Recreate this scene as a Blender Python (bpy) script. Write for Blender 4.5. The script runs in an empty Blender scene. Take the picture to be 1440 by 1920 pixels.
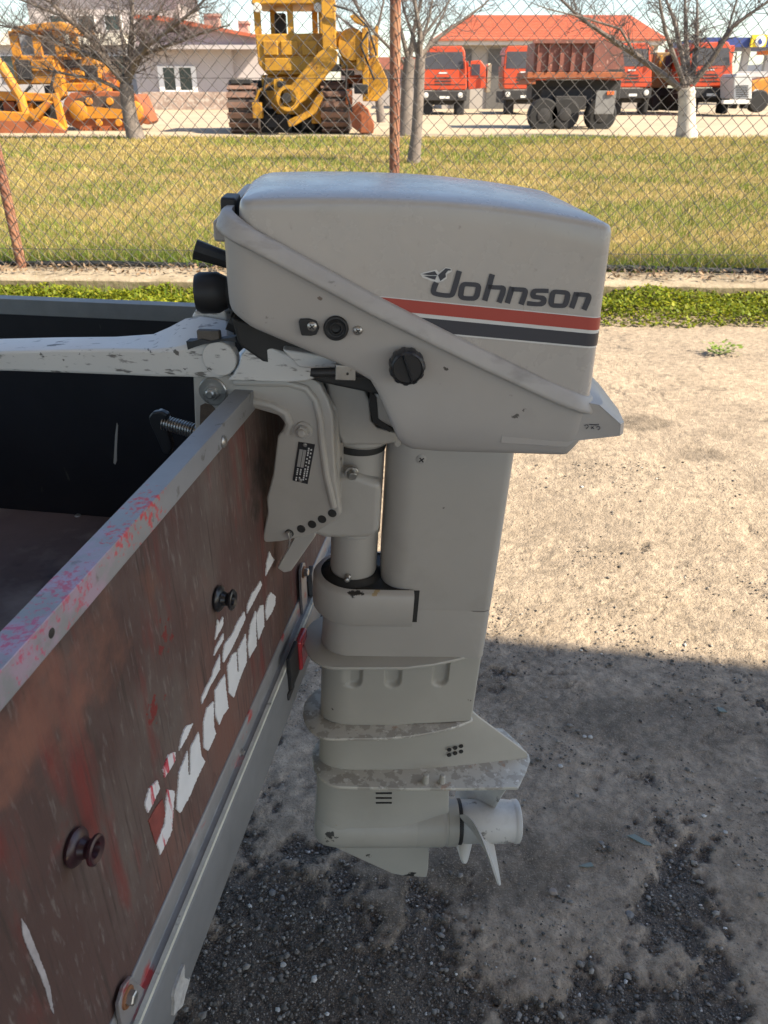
import bpy, math, random
import numpy as np
from mathutils import Matrix, Vector
random.seed(7); RNG = np.random.default_rng(7)
R = math.radians
scene = bpy.context.scene
COL = scene.collection

# ------------------------------------------------------------------ camera
CAM_H, PITCH, FPX = 1.35, R(28.7), 1450.0
cam_d = bpy.data.cameras.new('camera'); cam = bpy.data.objects.new('camera', cam_d); COL.objects.link(cam)
cam.location = (0, 0, CAM_H); cam.rotation_euler = (R(90) - PITCH, 0, 0)
cam_d.sensor_fit = 'VERTICAL'; cam_d.sensor_height = 36; cam_d.sensor_width = 27
cam_d.lens = 36 * FPX / 1920; cam_d.clip_start = 0.02; cam_d.clip_end = 3000
cam_d.dof.use_dof = True; cam_d.dof.focus_distance = 0.9; cam_d.dof.aperture_fstop = 18.0
scene.camera = cam

# ------------------------------------------------------------------ sky and sun
SUN_EL, SUN_BACK = R(42), R(24)        # sun to the right, a little behind the viewer
sun_dir = Vector((math.cos(SUN_EL) * math.cos(SUN_BACK), -math.cos(SUN_EL) * math.sin(SUN_BACK), math.sin(SUN_EL)))
world = bpy.data.worlds.new('World'); scene.world = world; world.use_nodes = True
wn = world.node_tree.nodes; wl = world.node_tree.links
sky = wn.new('ShaderNodeTexSky'); sky.sky_type = 'NISHITA'; sky.sun_disc = False
sky.sun_elevation = SUN_EL; sky.sun_rotation = math.atan2(sun_dir.x, sun_dir.y)
sky.air_density = 1.0; sky.dust_density = 0.7; sky.ozone_density = 1.0
wl.new(sky.outputs[0], wn['Background'].inputs[0]); wn['Background'].inputs[1].default_value = 0.09
sun_d = bpy.data.lights.new('sun', 'SUN'); sun = bpy.data.objects.new('sun', sun_d); COL.objects.link(sun)
sun_d.energy = 5.0; sun_d.angle = R(0.55); sun_d.color = (1.0, 0.87, 0.67)
sun.rotation_euler = sun_dir.to_track_quat('Z', 'Y').to_euler(); sun.location = (20, -8, 20)
vs = scene.view_settings
vs.view_transform = 'Standard'; vs.look = 'None'; vs.gamma = 1; vs.use_curve_mapping = False; vs.exposure = 1.55
scene.cycles.use_denoising = True
scene.cycles.max_bounces = 8; scene.cycles.diffuse_bounces = 5; scene.cycles.transparent_max_bounces = 8

# ------------------------------------------------------------------ measuring: a pixel of the photograph to a point on a plane of a frame
_cp, _sp = math.cos(PITCH), math.sin(PITCH)
CPOS = Vector((0, 0, CAM_H))
def ray(px, py):
    a, b = (px - 720) / FPX, (960 - py) / FPX
    return Vector((a, _cp + b * _sp, -_sp + b * _cp))
class Frame:
    def __init__(s, o, yaw, tilt=0):
        s.m = Matrix.Translation(o) @ Matrix.Rotation(R(yaw), 4, 'Z') @ Matrix.Rotation(R(tilt), 4, 'Y'); s.i = s.m.inverted()
    def hit(s, px, py, ax, val):
        c = s.i @ CPOS; r = s.i.to_3x3() @ ray(px, py)
        return c + r * ((val - c[ax]) / r[ax])
    def X(s, px, py, v): return s.hit(px, py, 0, v)
    def Y(s, px, py, v): return s.hit(px, py, 1, v)
    def Z(s, px, py, v): return s.hit(px, py, 2, v)
MF = Frame((-.045, .90, 1.0), 3, 3.2)      # outboard motor: x astern, y away, z up its leg
TF = Frame((0, .90, 0), -9.1)              # trailer: x astern, y across, z up
WF = Frame((0, 0, 0), 0)                   # the place
T2M = MF.i @ TF.m
def gp(px, py, z=0.12):
    v = WF.Z(px, py, z); return v
def mpp(y, z=1.0): return (y * _cp + (CAM_H - z) * _sp) / FPX   # metres to a pixel at a distance

# ------------------------------------------------------------------ materials
MATS = {}
def mat(name, col, rough=.5, metal=0., var=.12, vscale=6., layers=(), bump=None, stretch=(1, 1, 1), attr=None, rvar=0., ior=1.5, alpha=None, trans=0, emit=None, coat=0, spec=.5, spots=()):
    """layers: (scale, lo, hi, colour, stretch, detail) patches of real wear or stain mixed over the base."""
    if name in MATS: return MATS[name]
    m = bpy.data.materials.new(name); m.use_nodes = True; MATS[name] = m
    nt = m.node_tree; n = nt.nodes; l = nt.links; b = n['Principled BSDF']
    b.inputs['Roughness'].default_value = rough; b.inputs['Metallic'].default_value = metal; b.inputs['IOR'].default_value = ior
    b.inputs['Coat Weight'].default_value = coat; b.inputs['Specular IOR Level'].default_value = spec
    if trans: b.inputs['Transmission Weight'].default_value = trans
    tc = n.new('ShaderNodeTexCoord')
    def noise(scale, st=(1, 1, 1), det=4., seed=0.):
        mp = n.new('ShaderNodeMapping'); mp.inputs['Scale'].default_value = st; mp.inputs['Location'].default_value = (seed * 3.1, seed * 1.7, seed * 2.3)
        l.new(tc.outputs['Object'], mp.inputs[0])
        t = n.new('ShaderNodeTexNoise'); t.inputs['Scale'].default_value = scale; t.inputs['Detail'].default_value = det; t.inputs['Roughness'].default_value = .6
        l.new(mp.outputs[0], t.inputs[0]); return t.outputs[0]
    def mix(f, a, bb):
        x = n.new('ShaderNodeMix'); x.data_type = 'RGBA'
        if isinstance(f, float): x.inputs[0].default_value = f
        else: l.new(f, x.inputs[0])
        for i, v in ((6, a), (7, bb)):
            if isinstance(v, tuple): x.inputs[i].default_value = v
            else: l.new(v, x.inputs[i])
        return x.outputs[2]
    def ramp(f, lo, hi):
        x = n.new('ShaderNodeMapRange'); x.inputs[1].default_value = lo; x.inputs[2].default_value = hi
        l.new(f, x.inputs[0]); return x.outputs[0]
    c4 = tuple(col) + (1,)
    if attr:
        a = n.new('ShaderNodeAttribute'); a.attribute_name = attr; c = a.outputs[0]
    else:
        c = c4
    if var:
        nz = noise(vscale, stretch, 5.)
        h = n.new('ShaderNodeMapRange'); h.inputs[1].default_value = .25; h.inputs[2].default_value = .75
        h.inputs[3].default_value = 1 - var; h.inputs[4].default_value = 1 + var; l.new(nz, h.inputs[0])
        mm = n.new('ShaderNodeMix'); mm.data_type = 'RGBA'; mm.blend_type = 'MULTIPLY'; mm.inputs[0].default_value = 1
        if isinstance(c, tuple): mm.inputs[6].default_value = c
        else: l.new(c, mm.inputs[6])
        l.new(h.outputs[0], mm.inputs[7]); c = mm.outputs[2]
    for i, ly in enumerate(layers):
        sc, lo, hi, lc = ly[:4]; st = ly[4] if len(ly) > 4 else (1, 1, 1); det = ly[5] if len(ly) > 5 else 6.
        c = mix(ramp(noise(sc, st, det, i + 1.), lo, hi), c, tuple(lc) + (1,))
    for i, (pos, rad, sc, thr, lc, *soft) in enumerate(spots):      # chips and stains at measured places
        vm = n.new('ShaderNodeVectorMath'); vm.operation = 'DISTANCE'; l.new(tc.outputs['Object'], vm.inputs[0]); vm.inputs[1].default_value = pos
        fo = n.new('ShaderNodeMapRange'); fo.inputs[1].default_value = 0; fo.inputs[2].default_value = rad; fo.inputs[3].default_value = .42; fo.inputs[4].default_value = -.25; l.new(vm.outputs['Value'], fo.inputs[0])
        ad = n.new('ShaderNodeMath'); ad.operation = 'ADD'; l.new(noise(sc, (1, 1, 1), 6., i + 4.), ad.inputs[0]); l.new(fo.outputs[0], ad.inputs[1])
        c = mix(ramp(ad.outputs[0], thr, thr + (soft[0] if soft else .04)), c, tuple(lc) + (1,))
    if isinstance(c, tuple): b.inputs['Base Color'].default_value = c
    else: l.new(c, b.inputs['Base Color'])
    if rvar:
        rr = n.new('ShaderNodeMapRange'); rr.inputs[1].default_value = .3; rr.inputs[2].default_value = .7
        rr.inputs[3].default_value = max(0, rough - rvar); rr.inputs[4].default_value = min(1, rough + rvar)
        l.new(noise(vscale * 2.3, (1, 1, 1), 6., 9.), rr.inputs[0]); l.new(rr.outputs[0], b.inputs['Roughness'])
    if bump:
        bn = n.new('ShaderNodeBump'); bn.inputs['Strength'].default_value = bump[1]; bn.inputs['Distance'].default_value = bump[2]
        l.new(noise(bump[0], bump[3] if len(bump) > 3 else (1, 1, 1), 7., 5.), bn.inputs['Height']); l.new(bn.outputs[0], b.inputs['Normal'])
    if emit: b.inputs['Emission Color'].default_value = tuple(emit) + (1,); b.inputs['Emission Strength'].default_value = 1
    return m

# ------------------------------------------------------------------ mesh building
class MB:
    def __init__(s): s.v = []; s.f = []; s.mi = []
    def add(s, vs, fs, mi=0):
        o = len(s.v); s.v += [tuple(v) for v in vs]; s.f += [tuple(i + o for i in f) for f in fs]; s.mi += [mi] * len(fs); return s
    def box(s, a, b, mi=0):
        (x0, y0, z0), (x1, y1, z1) = a, b
        x0, x1 = sorted((x0, x1)); y0, y1 = sorted((y0, y1)); z0, z1 = sorted((z0, z1))
        return s.add([(x0,y0,z0),(x1,y0,z0),(x1,y1,z0),(x0,y1,z0),(x0,y0,z1),(x1,y0,z1),(x1,y1,z1),(x0,y1,z1)],
                     [(0,3,2,1),(4,5,6,7),(0,1,5,4),(1,2,6,5),(2,3,7,6),(3,0,4,7)], mi)
    def prism(s, poly, y0, y1, ax=1, mi=0):
        """poly: 2-D outline; extruded along axis ax from y0 to y1."""
        n = len(poly); A = sum(poly[i][0] * poly[(i + 1) % n][1] - poly[(i + 1) % n][0] * poly[i][1] for i in range(n))
        if (A > 0) == (y1 > y0): poly = poly[::-1]
        def P(p, d): return (p[0], d, p[1]) if ax == 1 else ((d, p[0], p[1]) if ax == 0 else (p[0], p[1], d))
        vs = [P(p, y0) for p in poly] + [P(p, y1) for p in poly]
        fs = [tuple(range(n)), tuple(range(2 * n - 1, n - 1, -1))] + [(i, i + n, (i + 1) % n + n, (i + 1) % n) for i in range(n)]
        if ax != 1: fs = [f[::-1] for f in fs]
        return s.add(vs, fs, mi)
    def loft(s, rings, cap0=True, cap1=True, closed=True, mi=0):
        n = len(rings[0]); vs = [p for r in rings for p in r]; fs = []
        for k in range(len(rings) - 1):
            for i in range(n if closed else n - 1):
                j = (i + 1) % n; fs.append((k*n+i, k*n+j, (k+1)*n+j, (k+1)*n+i))
        if cap0: fs.append(tuple(range(n - 1, -1, -1)))
        if cap1: fs.append(tuple(range((len(rings) - 1) * n, len(rings) * n)))
        return s.add(vs, fs, mi)
    def tube(s, pts, r, n=8, caps=True, mi=0, flat=1.):
        pts = [Vector(p) for p in pts]; rs = r if isinstance(r, (list, tuple)) else [r] * len(pts); rings = []; up = None
        for i, p in enumerate(pts):
            d = (pts[min(i + 1, len(pts) - 1)] - pts[max(i - 1, 0)]).normalized()
            if up is None: up = Vector((0, 0, 1)) if abs(d.z) < .9 else Vector((1, 0, 0))
            a = d.cross(up).normalized(); bb = a.cross(d).normalized(); up = bb
            rings.append([p + (a * math.cos(2 * math.pi * k / n) + bb * math.sin(2 * math.pi * k / n) * flat) * rs[i] for k in range(n)])
        return s.loft(rings, caps, caps, True, mi)
    def lathe(s, prof, o=(0, 0, 0), d=(0, 0, 1), n=24, mi=0, caps=True):
        """prof: (radius, distance along d)."""
        d = Vector(d).normalized(); a = d.orthogonal().normalized(); b = d.cross(a); o = Vector(o)
        rings = [[o + d * h + (a * math.cos(2 * math.pi * k / n) + b * math.sin(2 * math.pi * k / n)) * max(r, 1e-5) for k in range(n)] for r, h in prof]
        return s.loft(rings, caps, caps, True, mi)
    def quad(s, pts, mi=0): return s.add(pts, [tuple(range(len(pts)))], mi)
    def xf(s, m): s.v = [tuple(m @ Vector(v)) for v in s.v]; return s
    def build(s, name, m, parent=None, smooth=True, bevel=0, seg=2, ang=35):
        me = bpy.data.meshes.new(name); me.from_pydata(s.v, [], s.f)
        for x in (m if isinstance(m, (list, tuple)) else [m]): me.materials.append(x)
        if any(s.mi): me.polygons.foreach_set('material_index', s.mi)
        if smooth:
            me.polygons.foreach_set('use_smooth', [True] * len(me.polygons)); me.set_sharp_from_angle(angle=R(ang))
        me.update()
        o = bpy.data.objects.new(name, me); COL.objects.link(o)
        if parent: o.parent = parent
        if bevel:
            b = o.modifiers.new('bevel', 'BEVEL'); b.width = bevel; b.segments = seg; b.limit_method = 'ANGLE'; b.angle_limit = R(ang); b.harden_normals = True
        return o
def thing(name, label, cat, m=Matrix.Identity(4), group=None):
    o = bpy.data.objects.new(name, None); o.empty_display_size = .1; COL.objects.link(o); o.matrix_world = m
    return tag(o, label, cat, group)
def tag(o, label=None, cat=None, group=None, kind=None):
    if label: o['label'] = label
    if cat: o['category'] = cat
    if group: o['group'] = group
    if kind: o['kind'] = kind
    return o
def copy_tree(o, parent=None):
    c = o.copy(); COL.objects.link(c); c.parent = parent
    for ch in list(o.children): copy_tree(ch, c)
    return c
def lerp(xs, ys, x): return float(np.interp(x, xs, ys))
def rrect(x0, x1, hw, rf, rr, n=10, bulge=0., m=14):
    """plan outline of a hull-like part: front at x0, rear at x1; list of (x, y), counter-clockwise from rear right."""
    pts = []
    def arc(cx, cy, rx, ry, a0, a1):
        for k in range(n + 1):
            a = a0 + (a1 - a0) * k / n; pts.append((cx + rx * math.cos(a), cy + ry * math.sin(a)))
    rry = min(rr, hw); rfy = min(rf, hw) if rf <= hw else hw
    arc(x1 - rr, hw - rry, rr, rry, 0, math.pi / 2)
    for k in range(1, m): pts.append((x1 - rr + (x0 + rf - x1 + rr) * k / m, hw))
    arc(x0 + rf, hw - rfy, rf, rfy, math.pi / 2, math.pi)
    if hw - rfy > 1e-4: pts.append((x0, 0))
    arc(x0 + rf, -hw + rfy, rf, rfy, math.pi, 1.5 * math.pi)
    for k in range(1, m): pts.append((x0 + rf + (x1 - rr - x0 - rf) * k / m, -hw))
    arc(x1 - rr, -hw + rry, rr, rry, 1.5 * math.pi, 2 * math.pi)
    out = []
    for p in pts:
        if not out or abs(p[0] - out[-1][0]) + abs(p[1] - out[-1][1]) > 1e-6: out.append(p)
    return out
def value_noise(x, y, seed=0):
    r = np.random.default_rng(seed); g = r.random((256, 256))
    xi = np.floor(x).astype(int); yi = np.floor(y).astype(int); fx = x - xi; fy = y - yi
    fx = fx * fx * (3 - 2 * fx); fy = fy * fy * (3 - 2 * fy)
    a = g[xi % 256, yi % 256]; b = g[(xi + 1) % 256, yi % 256]; c = g[xi % 256, (yi + 1) % 256]; d = g[(xi + 1) % 256, (yi + 1) % 256]
    return (a * (1 - fx) + b * fx) * (1 - fy) + (c * (1 - fx) + d * fx) * fy
def fbm(x, y, seed=0, oct=4):
    t = 0; a = .5
    for k in range(oct): t = t + a * value_noise(x * 2 ** k, y * 2 ** k, seed + k); a *= .5
    return t / (1 - .5 ** oct)
def np_mesh(name, v, f, m, cols=None):
    """v (n,3), f (k,3 or 4) arrays; cols (n,3) stored as the corner-independent attribute 'tint'."""
    me = bpy.data.meshes.new(name); k = f.shape[1]
    me.vertices.add(len(v)); me.vertices.foreach_set('co', v.astype(np.float32).ravel())
    me.loops.add(f.size); me.loops.foreach_set('vertex_index', f.astype(np.int32).ravel())
    me.polygons.add(len(f)); me.polygons.foreach_set('loop_start', np.arange(0, f.size, k, dtype=np.int32))
    me.update(calc_edges=True)
    if cols is not None:
        a = me.attributes.new('tint', 'FLOAT_COLOR', 'POINT')
        a.data.foreach_set('color', np.concatenate([cols, np.ones((len(cols), 1))], 1).astype(np.float32).ravel())
    me.materials.append(m); o = bpy.data.objects.new(name, me); COL.objects.link(o); return o
# ================================================================== THE SETTING
# ---- ground: one sheet, fine near the viewer, reaching past the horizon
def axis2(d0, d1, d2, s1, s2, far0, far1):
    mid = list(np.arange(d0, d1, s1)) + list(np.arange(d1, d2, s2)); hi = []; x = mid[-1]; d = s2
    while x < far1: d *= 1.35; x += d; hi.append(x)
    lo = []; x = mid[0]; d = s1
    while x > far0: d *= 1.35; x -= d; lo.append(x)
    return np.array(lo[::-1] + mid + hi)
gx = axis2(-.75, 1.45, 3.1, .0065, .017, -900, 900); gy = axis2(.62, 2.3, 5.5, .0065, .017, -300, 1500)
GX, GY = np.meshgrid(gx, gy, indexing='ij')
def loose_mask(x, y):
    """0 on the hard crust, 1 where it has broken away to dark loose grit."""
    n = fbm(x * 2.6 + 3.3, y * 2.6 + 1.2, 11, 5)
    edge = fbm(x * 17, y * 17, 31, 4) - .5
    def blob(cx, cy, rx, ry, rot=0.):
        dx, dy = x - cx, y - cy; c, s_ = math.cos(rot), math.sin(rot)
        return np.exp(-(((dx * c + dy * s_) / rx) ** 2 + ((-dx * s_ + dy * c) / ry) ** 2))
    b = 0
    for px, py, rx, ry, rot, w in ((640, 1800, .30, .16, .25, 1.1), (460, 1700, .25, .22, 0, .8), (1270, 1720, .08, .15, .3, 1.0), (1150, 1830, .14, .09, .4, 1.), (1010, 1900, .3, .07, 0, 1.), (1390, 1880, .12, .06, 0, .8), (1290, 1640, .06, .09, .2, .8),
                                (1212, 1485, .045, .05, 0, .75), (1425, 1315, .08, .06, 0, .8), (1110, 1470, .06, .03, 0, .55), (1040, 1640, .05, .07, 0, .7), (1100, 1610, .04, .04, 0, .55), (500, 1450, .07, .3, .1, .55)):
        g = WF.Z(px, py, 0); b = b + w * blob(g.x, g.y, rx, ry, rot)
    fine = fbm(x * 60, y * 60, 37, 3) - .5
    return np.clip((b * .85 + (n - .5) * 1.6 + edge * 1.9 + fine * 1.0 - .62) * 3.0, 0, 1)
near = ((GX > -.8) & (GX < 3.1) & (GY > .6) & (GY < 5.5))
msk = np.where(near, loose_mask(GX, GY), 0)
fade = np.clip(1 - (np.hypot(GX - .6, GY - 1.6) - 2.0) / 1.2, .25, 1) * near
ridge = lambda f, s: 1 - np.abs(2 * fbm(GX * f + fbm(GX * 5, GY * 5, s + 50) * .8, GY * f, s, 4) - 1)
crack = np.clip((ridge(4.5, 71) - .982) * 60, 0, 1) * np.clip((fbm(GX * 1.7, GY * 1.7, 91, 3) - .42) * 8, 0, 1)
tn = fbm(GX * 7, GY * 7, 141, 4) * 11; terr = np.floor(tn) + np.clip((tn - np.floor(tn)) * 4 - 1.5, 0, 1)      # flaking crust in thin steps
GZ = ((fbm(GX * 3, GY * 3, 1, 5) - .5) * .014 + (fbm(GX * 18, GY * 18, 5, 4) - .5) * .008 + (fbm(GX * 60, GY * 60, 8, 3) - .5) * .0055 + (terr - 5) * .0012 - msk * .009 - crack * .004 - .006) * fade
nx, ny = GX.shape
idx = np.arange(nx * ny).reshape(nx, ny)
F4 = np.stack([idx[:-1, :-1], idx[1:, :-1], idx[1:, 1:], idx[:-1, 1:]], -1).reshape(-1, 4)
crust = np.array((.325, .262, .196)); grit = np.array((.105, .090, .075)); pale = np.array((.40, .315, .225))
t1 = fbm(GX * 1.3, GY * 1.3, 21, 5)[..., None]; t2 = fbm(GX * 9, GY * 9, 25, 6)[..., None]; t3 = fbm(GX * 70, GY * 70, 27, 3)[..., None]; rim = (np.clip((tn - np.floor(tn)) * 4 - 1.5, 0, 1) * np.clip(2.6 - (tn - np.floor(tn)) * 4, 0, 1))[..., None] * near[..., None]
dust = np.clip((t1 - .40) * 3.2, 0, 1) * .4
gcol = crust * (.84 + .22 * t1 + .42 * (t2 - .5))
gcol = gcol * (1 - dust) + pale * (.78 + .34 * t1 + .5 * (t2 - .5)) * dust
for px, py, rx, ry, w in ((1212, 790, .15, .08, .42), (1300, 850, .13, .08, .36), (1165, 1040, .1, .1, .15), (930, 1260, .18, .12, .25), (1000, 1310, .3, .14, .25), (1130, 1560, .1, .08, .3), (940, 1600, .13, .16, .40), (780, 1650, .16, .12, .35), (1250, 1350, .3, .1, .2)):  # dark stains, plus contact shade painted in under the skeg
    g = WF.Z(px, py, 0); d = np.hypot((GX - g.x) / rx, (GY - g.y) / ry) + (t2[..., 0] - .5) * 1.1 + (t1[..., 0] - .5) * 1.2
    gcol = gcol * (1 - w * np.clip((1.1 - d) * 2.2, 0, 1))[..., None]
gcol = gcol * (1 - crack[..., None] * .45) * (1 + (t3 - .5) * .95 * near[..., None]) * (1 - rim * .30)
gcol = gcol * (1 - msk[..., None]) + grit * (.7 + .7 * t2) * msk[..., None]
far_t = np.clip((GY - 60) / 60, 0, 1)[..., None]
gcol = gcol * (1 - far_t) + np.array((.16, .15, .07)) * far_t
m_ground = mat('packed_dirt', (.2, .18, .16), .92, attr='tint', var=.26, vscale=45, bump=(120, 1.0, .010), layers=((330, .54, .68, (.40, .325, .245)), (280, .58, .70, (.14, .118, .095)), (38, .60, .72, (.15, .125, .10), (1, 1, 1), 10.)), spec=.25)
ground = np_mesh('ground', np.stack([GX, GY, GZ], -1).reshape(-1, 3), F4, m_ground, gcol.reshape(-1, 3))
ground.data.polygons.foreach_set('use_smooth', [True] * len(ground.data.polygons))
tag(ground, 'packed dirt ground with loose dark grit in the shade', kind='structure')

def ground_z(x, y):
    i = int(np.clip(np.searchsorted(gx, x), 1, nx - 1)); j = int(np.clip(np.searchsorted(gy, y), 1, ny - 1)); return float(GZ[i, j])

# loose grit and pebbles: nobody could count them
n_try = 300000
sx = RNG.uniform(-.75, 1.9, n_try); sy = RNG.uniform(.62, 2.9, n_try)
lm = loose_mask(sx, sy)
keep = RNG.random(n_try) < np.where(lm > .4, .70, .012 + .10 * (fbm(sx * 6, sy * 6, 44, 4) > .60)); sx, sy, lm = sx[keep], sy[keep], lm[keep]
ico = np.array([(0, 0, 1), (.9, 0, .35), (.25, .85, .4), (-.75, .5, .3), (-.7, -.55, .35), (.3, -.85, .3), (0, 0, -.6)])
icf = np.array([(0, 1, 2), (0, 2, 3), (0, 3, 4), (0, 4, 5), (0, 5, 1), (6, 2, 1), (6, 3, 2), (6, 4, 3), (6, 5, 4), (6, 1, 5)])
ns = len(sx); size = np.exp(RNG.normal(math.log(.0019), .52, ns)); size = np.clip(size, .0008, .008)
i_ = np.clip(np.searchsorted(gx, sx), 1, nx - 1); j_ = np.clip(np.searchsorted(gy, sy), 1, ny - 1)
ang = RNG.uniform(0, 6.28, ns); jit = RNG.uniform(.7, 1.3, (ns, 7, 3))
pv = ico[None] * jit * size[:, None, None] * np.array((1.1, .85, .7))
ca, sa = np.cos(ang)[:, None], np.sin(ang)[:, None]
pv = np.stack([pv[..., 0] * ca - pv[..., 1] * sa + sx[:, None], pv[..., 0] * sa + pv[..., 1] * ca + sy[:, None], pv[..., 2] + (GZ[i_, j_] + size * .25)[:, None]], -1).reshape(-1, 3)
pf = (icf[None] + (np.arange(ns) * 7)[:, None, None]).reshape(-1, 3)
shade = RNG.random(ns) ** 1.7
pc = np.array((.06, .054, .048)) + shade[:, None] * np.array((.24, .22, .195)); bright = RNG.random(ns) < .02
pc[bright] = np.array((.55, .53, .5))
gravel = np_mesh('gravel', pv, pf, mat('grit_stone', (.1, .1, .1), .85, attr='tint', var=.1, vscale=200, spec=.3), np.repeat(pc, 7, 0))
tag(gravel, 'dark loose grit and fine pebbles scattered over the shaded dirt', 'gravel', kind='stuff')

# ---- concrete yard beyond the grass, the field and its base, the kerb
def sheet(name, pts, m, kind='structure', label=None):
    b = MB(); b.quad(pts); o = b.build(name, m, smooth=False); tag(o, label, kind=kind); return o
FIELD_Z = .125
m_yard = mat('pale_concrete', (.35, .285, .20), .9, var=.16, vscale=.25, layers=((.8, .56, .75, (.29, .235, .165)),), spec=.25)
yb = MB(); yb.box((-90, 24.6, -.05), (90, 130, .12)); tag(yb.build('concrete_yard', m_yard, smooth=False), 'pale concrete yard where the machines and trucks are parked', kind='structure')
m_soil = mat('field_soil', (.22, .165, .065), .95, var=.35, vscale=.9, layers=((1.1, .50, .66, (.13, .13, .032)), (7, .52, .68, (.30, .22, .09))), spec=.15)
# fence line in plan: slightly nearer on the right
FA, FB = Vector((-4.6, 6.13, 0)), Vector((4.4, 5.70, 0)); FD = (FB - FA).normalized(); FN = Vector((-FD.y, FD.x, 0))
fb = MB(); e0, e1 = FA + FN * .10 - FD * 60, FB + FN * .10 + FD * 60
fb.prism([(e0.x, e0.y), (e1.x, e1.y), (90, 24.7), (-90, 24.7)], -.05, FIELD_Z, ax=2)
tag(fb.build('grass_field', m_soil, smooth=False), 'dry yellow and green grass field behind the wire fence', kind='structure')
# kerb: a low cast concrete footing in a few rough lengths
m_kerb = mat('old_concrete', (.29, .24, .175), .92, var=.25, vscale=5, layers=((3, .50, .68, (.155, .125, .085)), (22, .6, .7, (.37, .33, .27))), bump=(30, .6, .02), spec=.2)
KX = np.arange(-.5, 9.6, .05); kb = MB(); rings = []
for t in KX:
    c = FA + FD * float(t)
    j = lambda s: float(fbm(np.array([t * 6.]), np.array([s * 3.7]), 61, 4)[0] - .5)
    fz = .150 + j(1) * .02
    pts = [(-.34 + j(2) * .02, -.06), (-.335 + j(3) * .03, .05), (-.33 + j(4) * .025, fz - .015), (-.315 + j(4) * .02, fz), (-.15, fz + .003 + j(5) * .02), (.06, fz + .006 + j(6) * .025), (.14, fz - .01), (.15, -.06)]
    rings.append([c + FN * a + Vector((0, 0, z)) for a, z in pts])
kb.loft(rings); kb.mi = [1 if (q < (len(rings) - 1) * 8 and q % 8 in (0, 1)) else 0 for q in range(len(kb.f))]
m_kface = mat('dark_kerb_face', (.125, .105, .065), .95, var=.35, vscale=7, layers=((5, .52, .68, (.20, .17, .12)), (16, .58, .68, (.07, .075, .03))), bump=(30, .6, .02), spec=.15)  # front face in a darker, browner colour than the top
tag(kb.build('kerb', [m_kerb, m_kface], ang=50), 'rough low concrete kerb footing under the wire fence', kind='structure')

# ---- grass blades
def blades(name, x, y, z0, h, w, col, m, lean=.5, seg=2):
    n = len(x); a = RNG.uniform(0, 6.28, n); la = RNG.uniform(0, 6.28, n); ln = RNG.random(n) * lean * h
    dx, dy = np.cos(a) * w / 2, np.sin(a) * w / 2; lx, ly = np.cos(la) * ln, np.sin(la) * ln
    v = np.stack([np.stack([x - dx, y - dy, z0], -1), np.stack([x + dx, y + dy, z0], -1),
                  np.stack([x + dx * .7 + lx * .35, y + dy * .7 + ly * .35, z0 + h * .6], -1), np.stack([x - dx * .7 + lx * .35, y - dy * .7 + ly * .35, z0 + h * .6], -1),
                  np.stack([x + lx, y + ly, z0 + h], -1)], 1).reshape(-1, 3)
    b = np.arange(n)[:, None] * 5
    f = np.concatenate([b + np.array([[0, 1, 2]]), b + np.array([[0, 2, 3]]), b + np.array([[3, 2, 4]])], 0)
    o = np_mesh(name, v, f, m, np.repeat(col, 5, 0)); return o
def leaf_mat(name, tr=.35):
    m = mat(name, (.1, .15, .03), .6, attr='tint', var=.12, vscale=30, spec=.3)
    n = m.node_tree.nodes; l = m.node_tree.links; b = n['Principled BSDF']; t = n.new('ShaderNodeBsdfTranslucent'); mx = n.new('ShaderNodeMixShader'); mx.inputs[0].default_value = tr
    src = b.inputs['Base Color'].links[0].from_socket; l.new(src, t.inputs[0]); l.new(b.outputs[0], mx.inputs[1]); l.new(t.outputs[0], mx.inputs[2]); l.new(mx.outputs[0], n['Material Output'].inputs[0]); return m
m_grass = leaf_mat('grass_blade')
N = 210000
d = 5.95 + (24.7 - 5.95) * RNG.random(N) ** 1.55
xx = (RNG.random(N) * 2 - 1) * (1.2 + d * .62)
off = (FA.y + (xx - FA.x) * (FB.y - FA.y) / (FB.x - FA.x)) + .11; ok = d > off; d, xx = d[ok], xx[ok]
patch = fbm(xx * .55, d * .55, 101, 5); fine = fbm(xx * 2.5, d * 2.5, 103, 3)
dist_edge = d - (FA.y + (xx - FA.x) * (FB.y - FA.y) / (FB.x - FA.x))
green = np.clip((patch * .95 + fine * .4 - .66) * 5.5 + .40 + .55 * np.exp(-((dist_edge - .4) / .55) ** 2) + .35 * np.exp(-((d - 24.4) / 1.2) ** 2) + .45 * np.clip((xx - 1.2) / 2, 0, 1) * np.exp(-((d - 7) / 1.8) ** 2), 0, 1)
rnd = RNG.random(len(d)); isg = rnd < green * .62 + .06
straw = np.array((.44, .34, .125)); gr = np.array((.17, .22, .035))
clump = fbm(xx * 4.2, d * 4.2, 151, 4); colr = np.where(isg[:, None], gr, straw) * ((.45 + .70 * RNG.random(len(d))) * (.65 + .75 * clump))[:, None]
hh = (.02 + .045 * RNG.random(len(d)) + .075 * np.clip(clump - .45, 0, 1)) * (1 + .3 * isg + .9 * np.exp(-((dist_edge - .3) / .3) ** 2)) * (1 + .02 * (d - 6)); ww = .0045 + .0007 * (d - 6)
g = blades('grass', xx, d, np.full(len(d), FIELD_Z - .005), hh, ww, colr, m_grass, 1.1)
tag(g, 'short dry grass blades mixed with green across the field', 'grass', kind='stuff')

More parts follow.
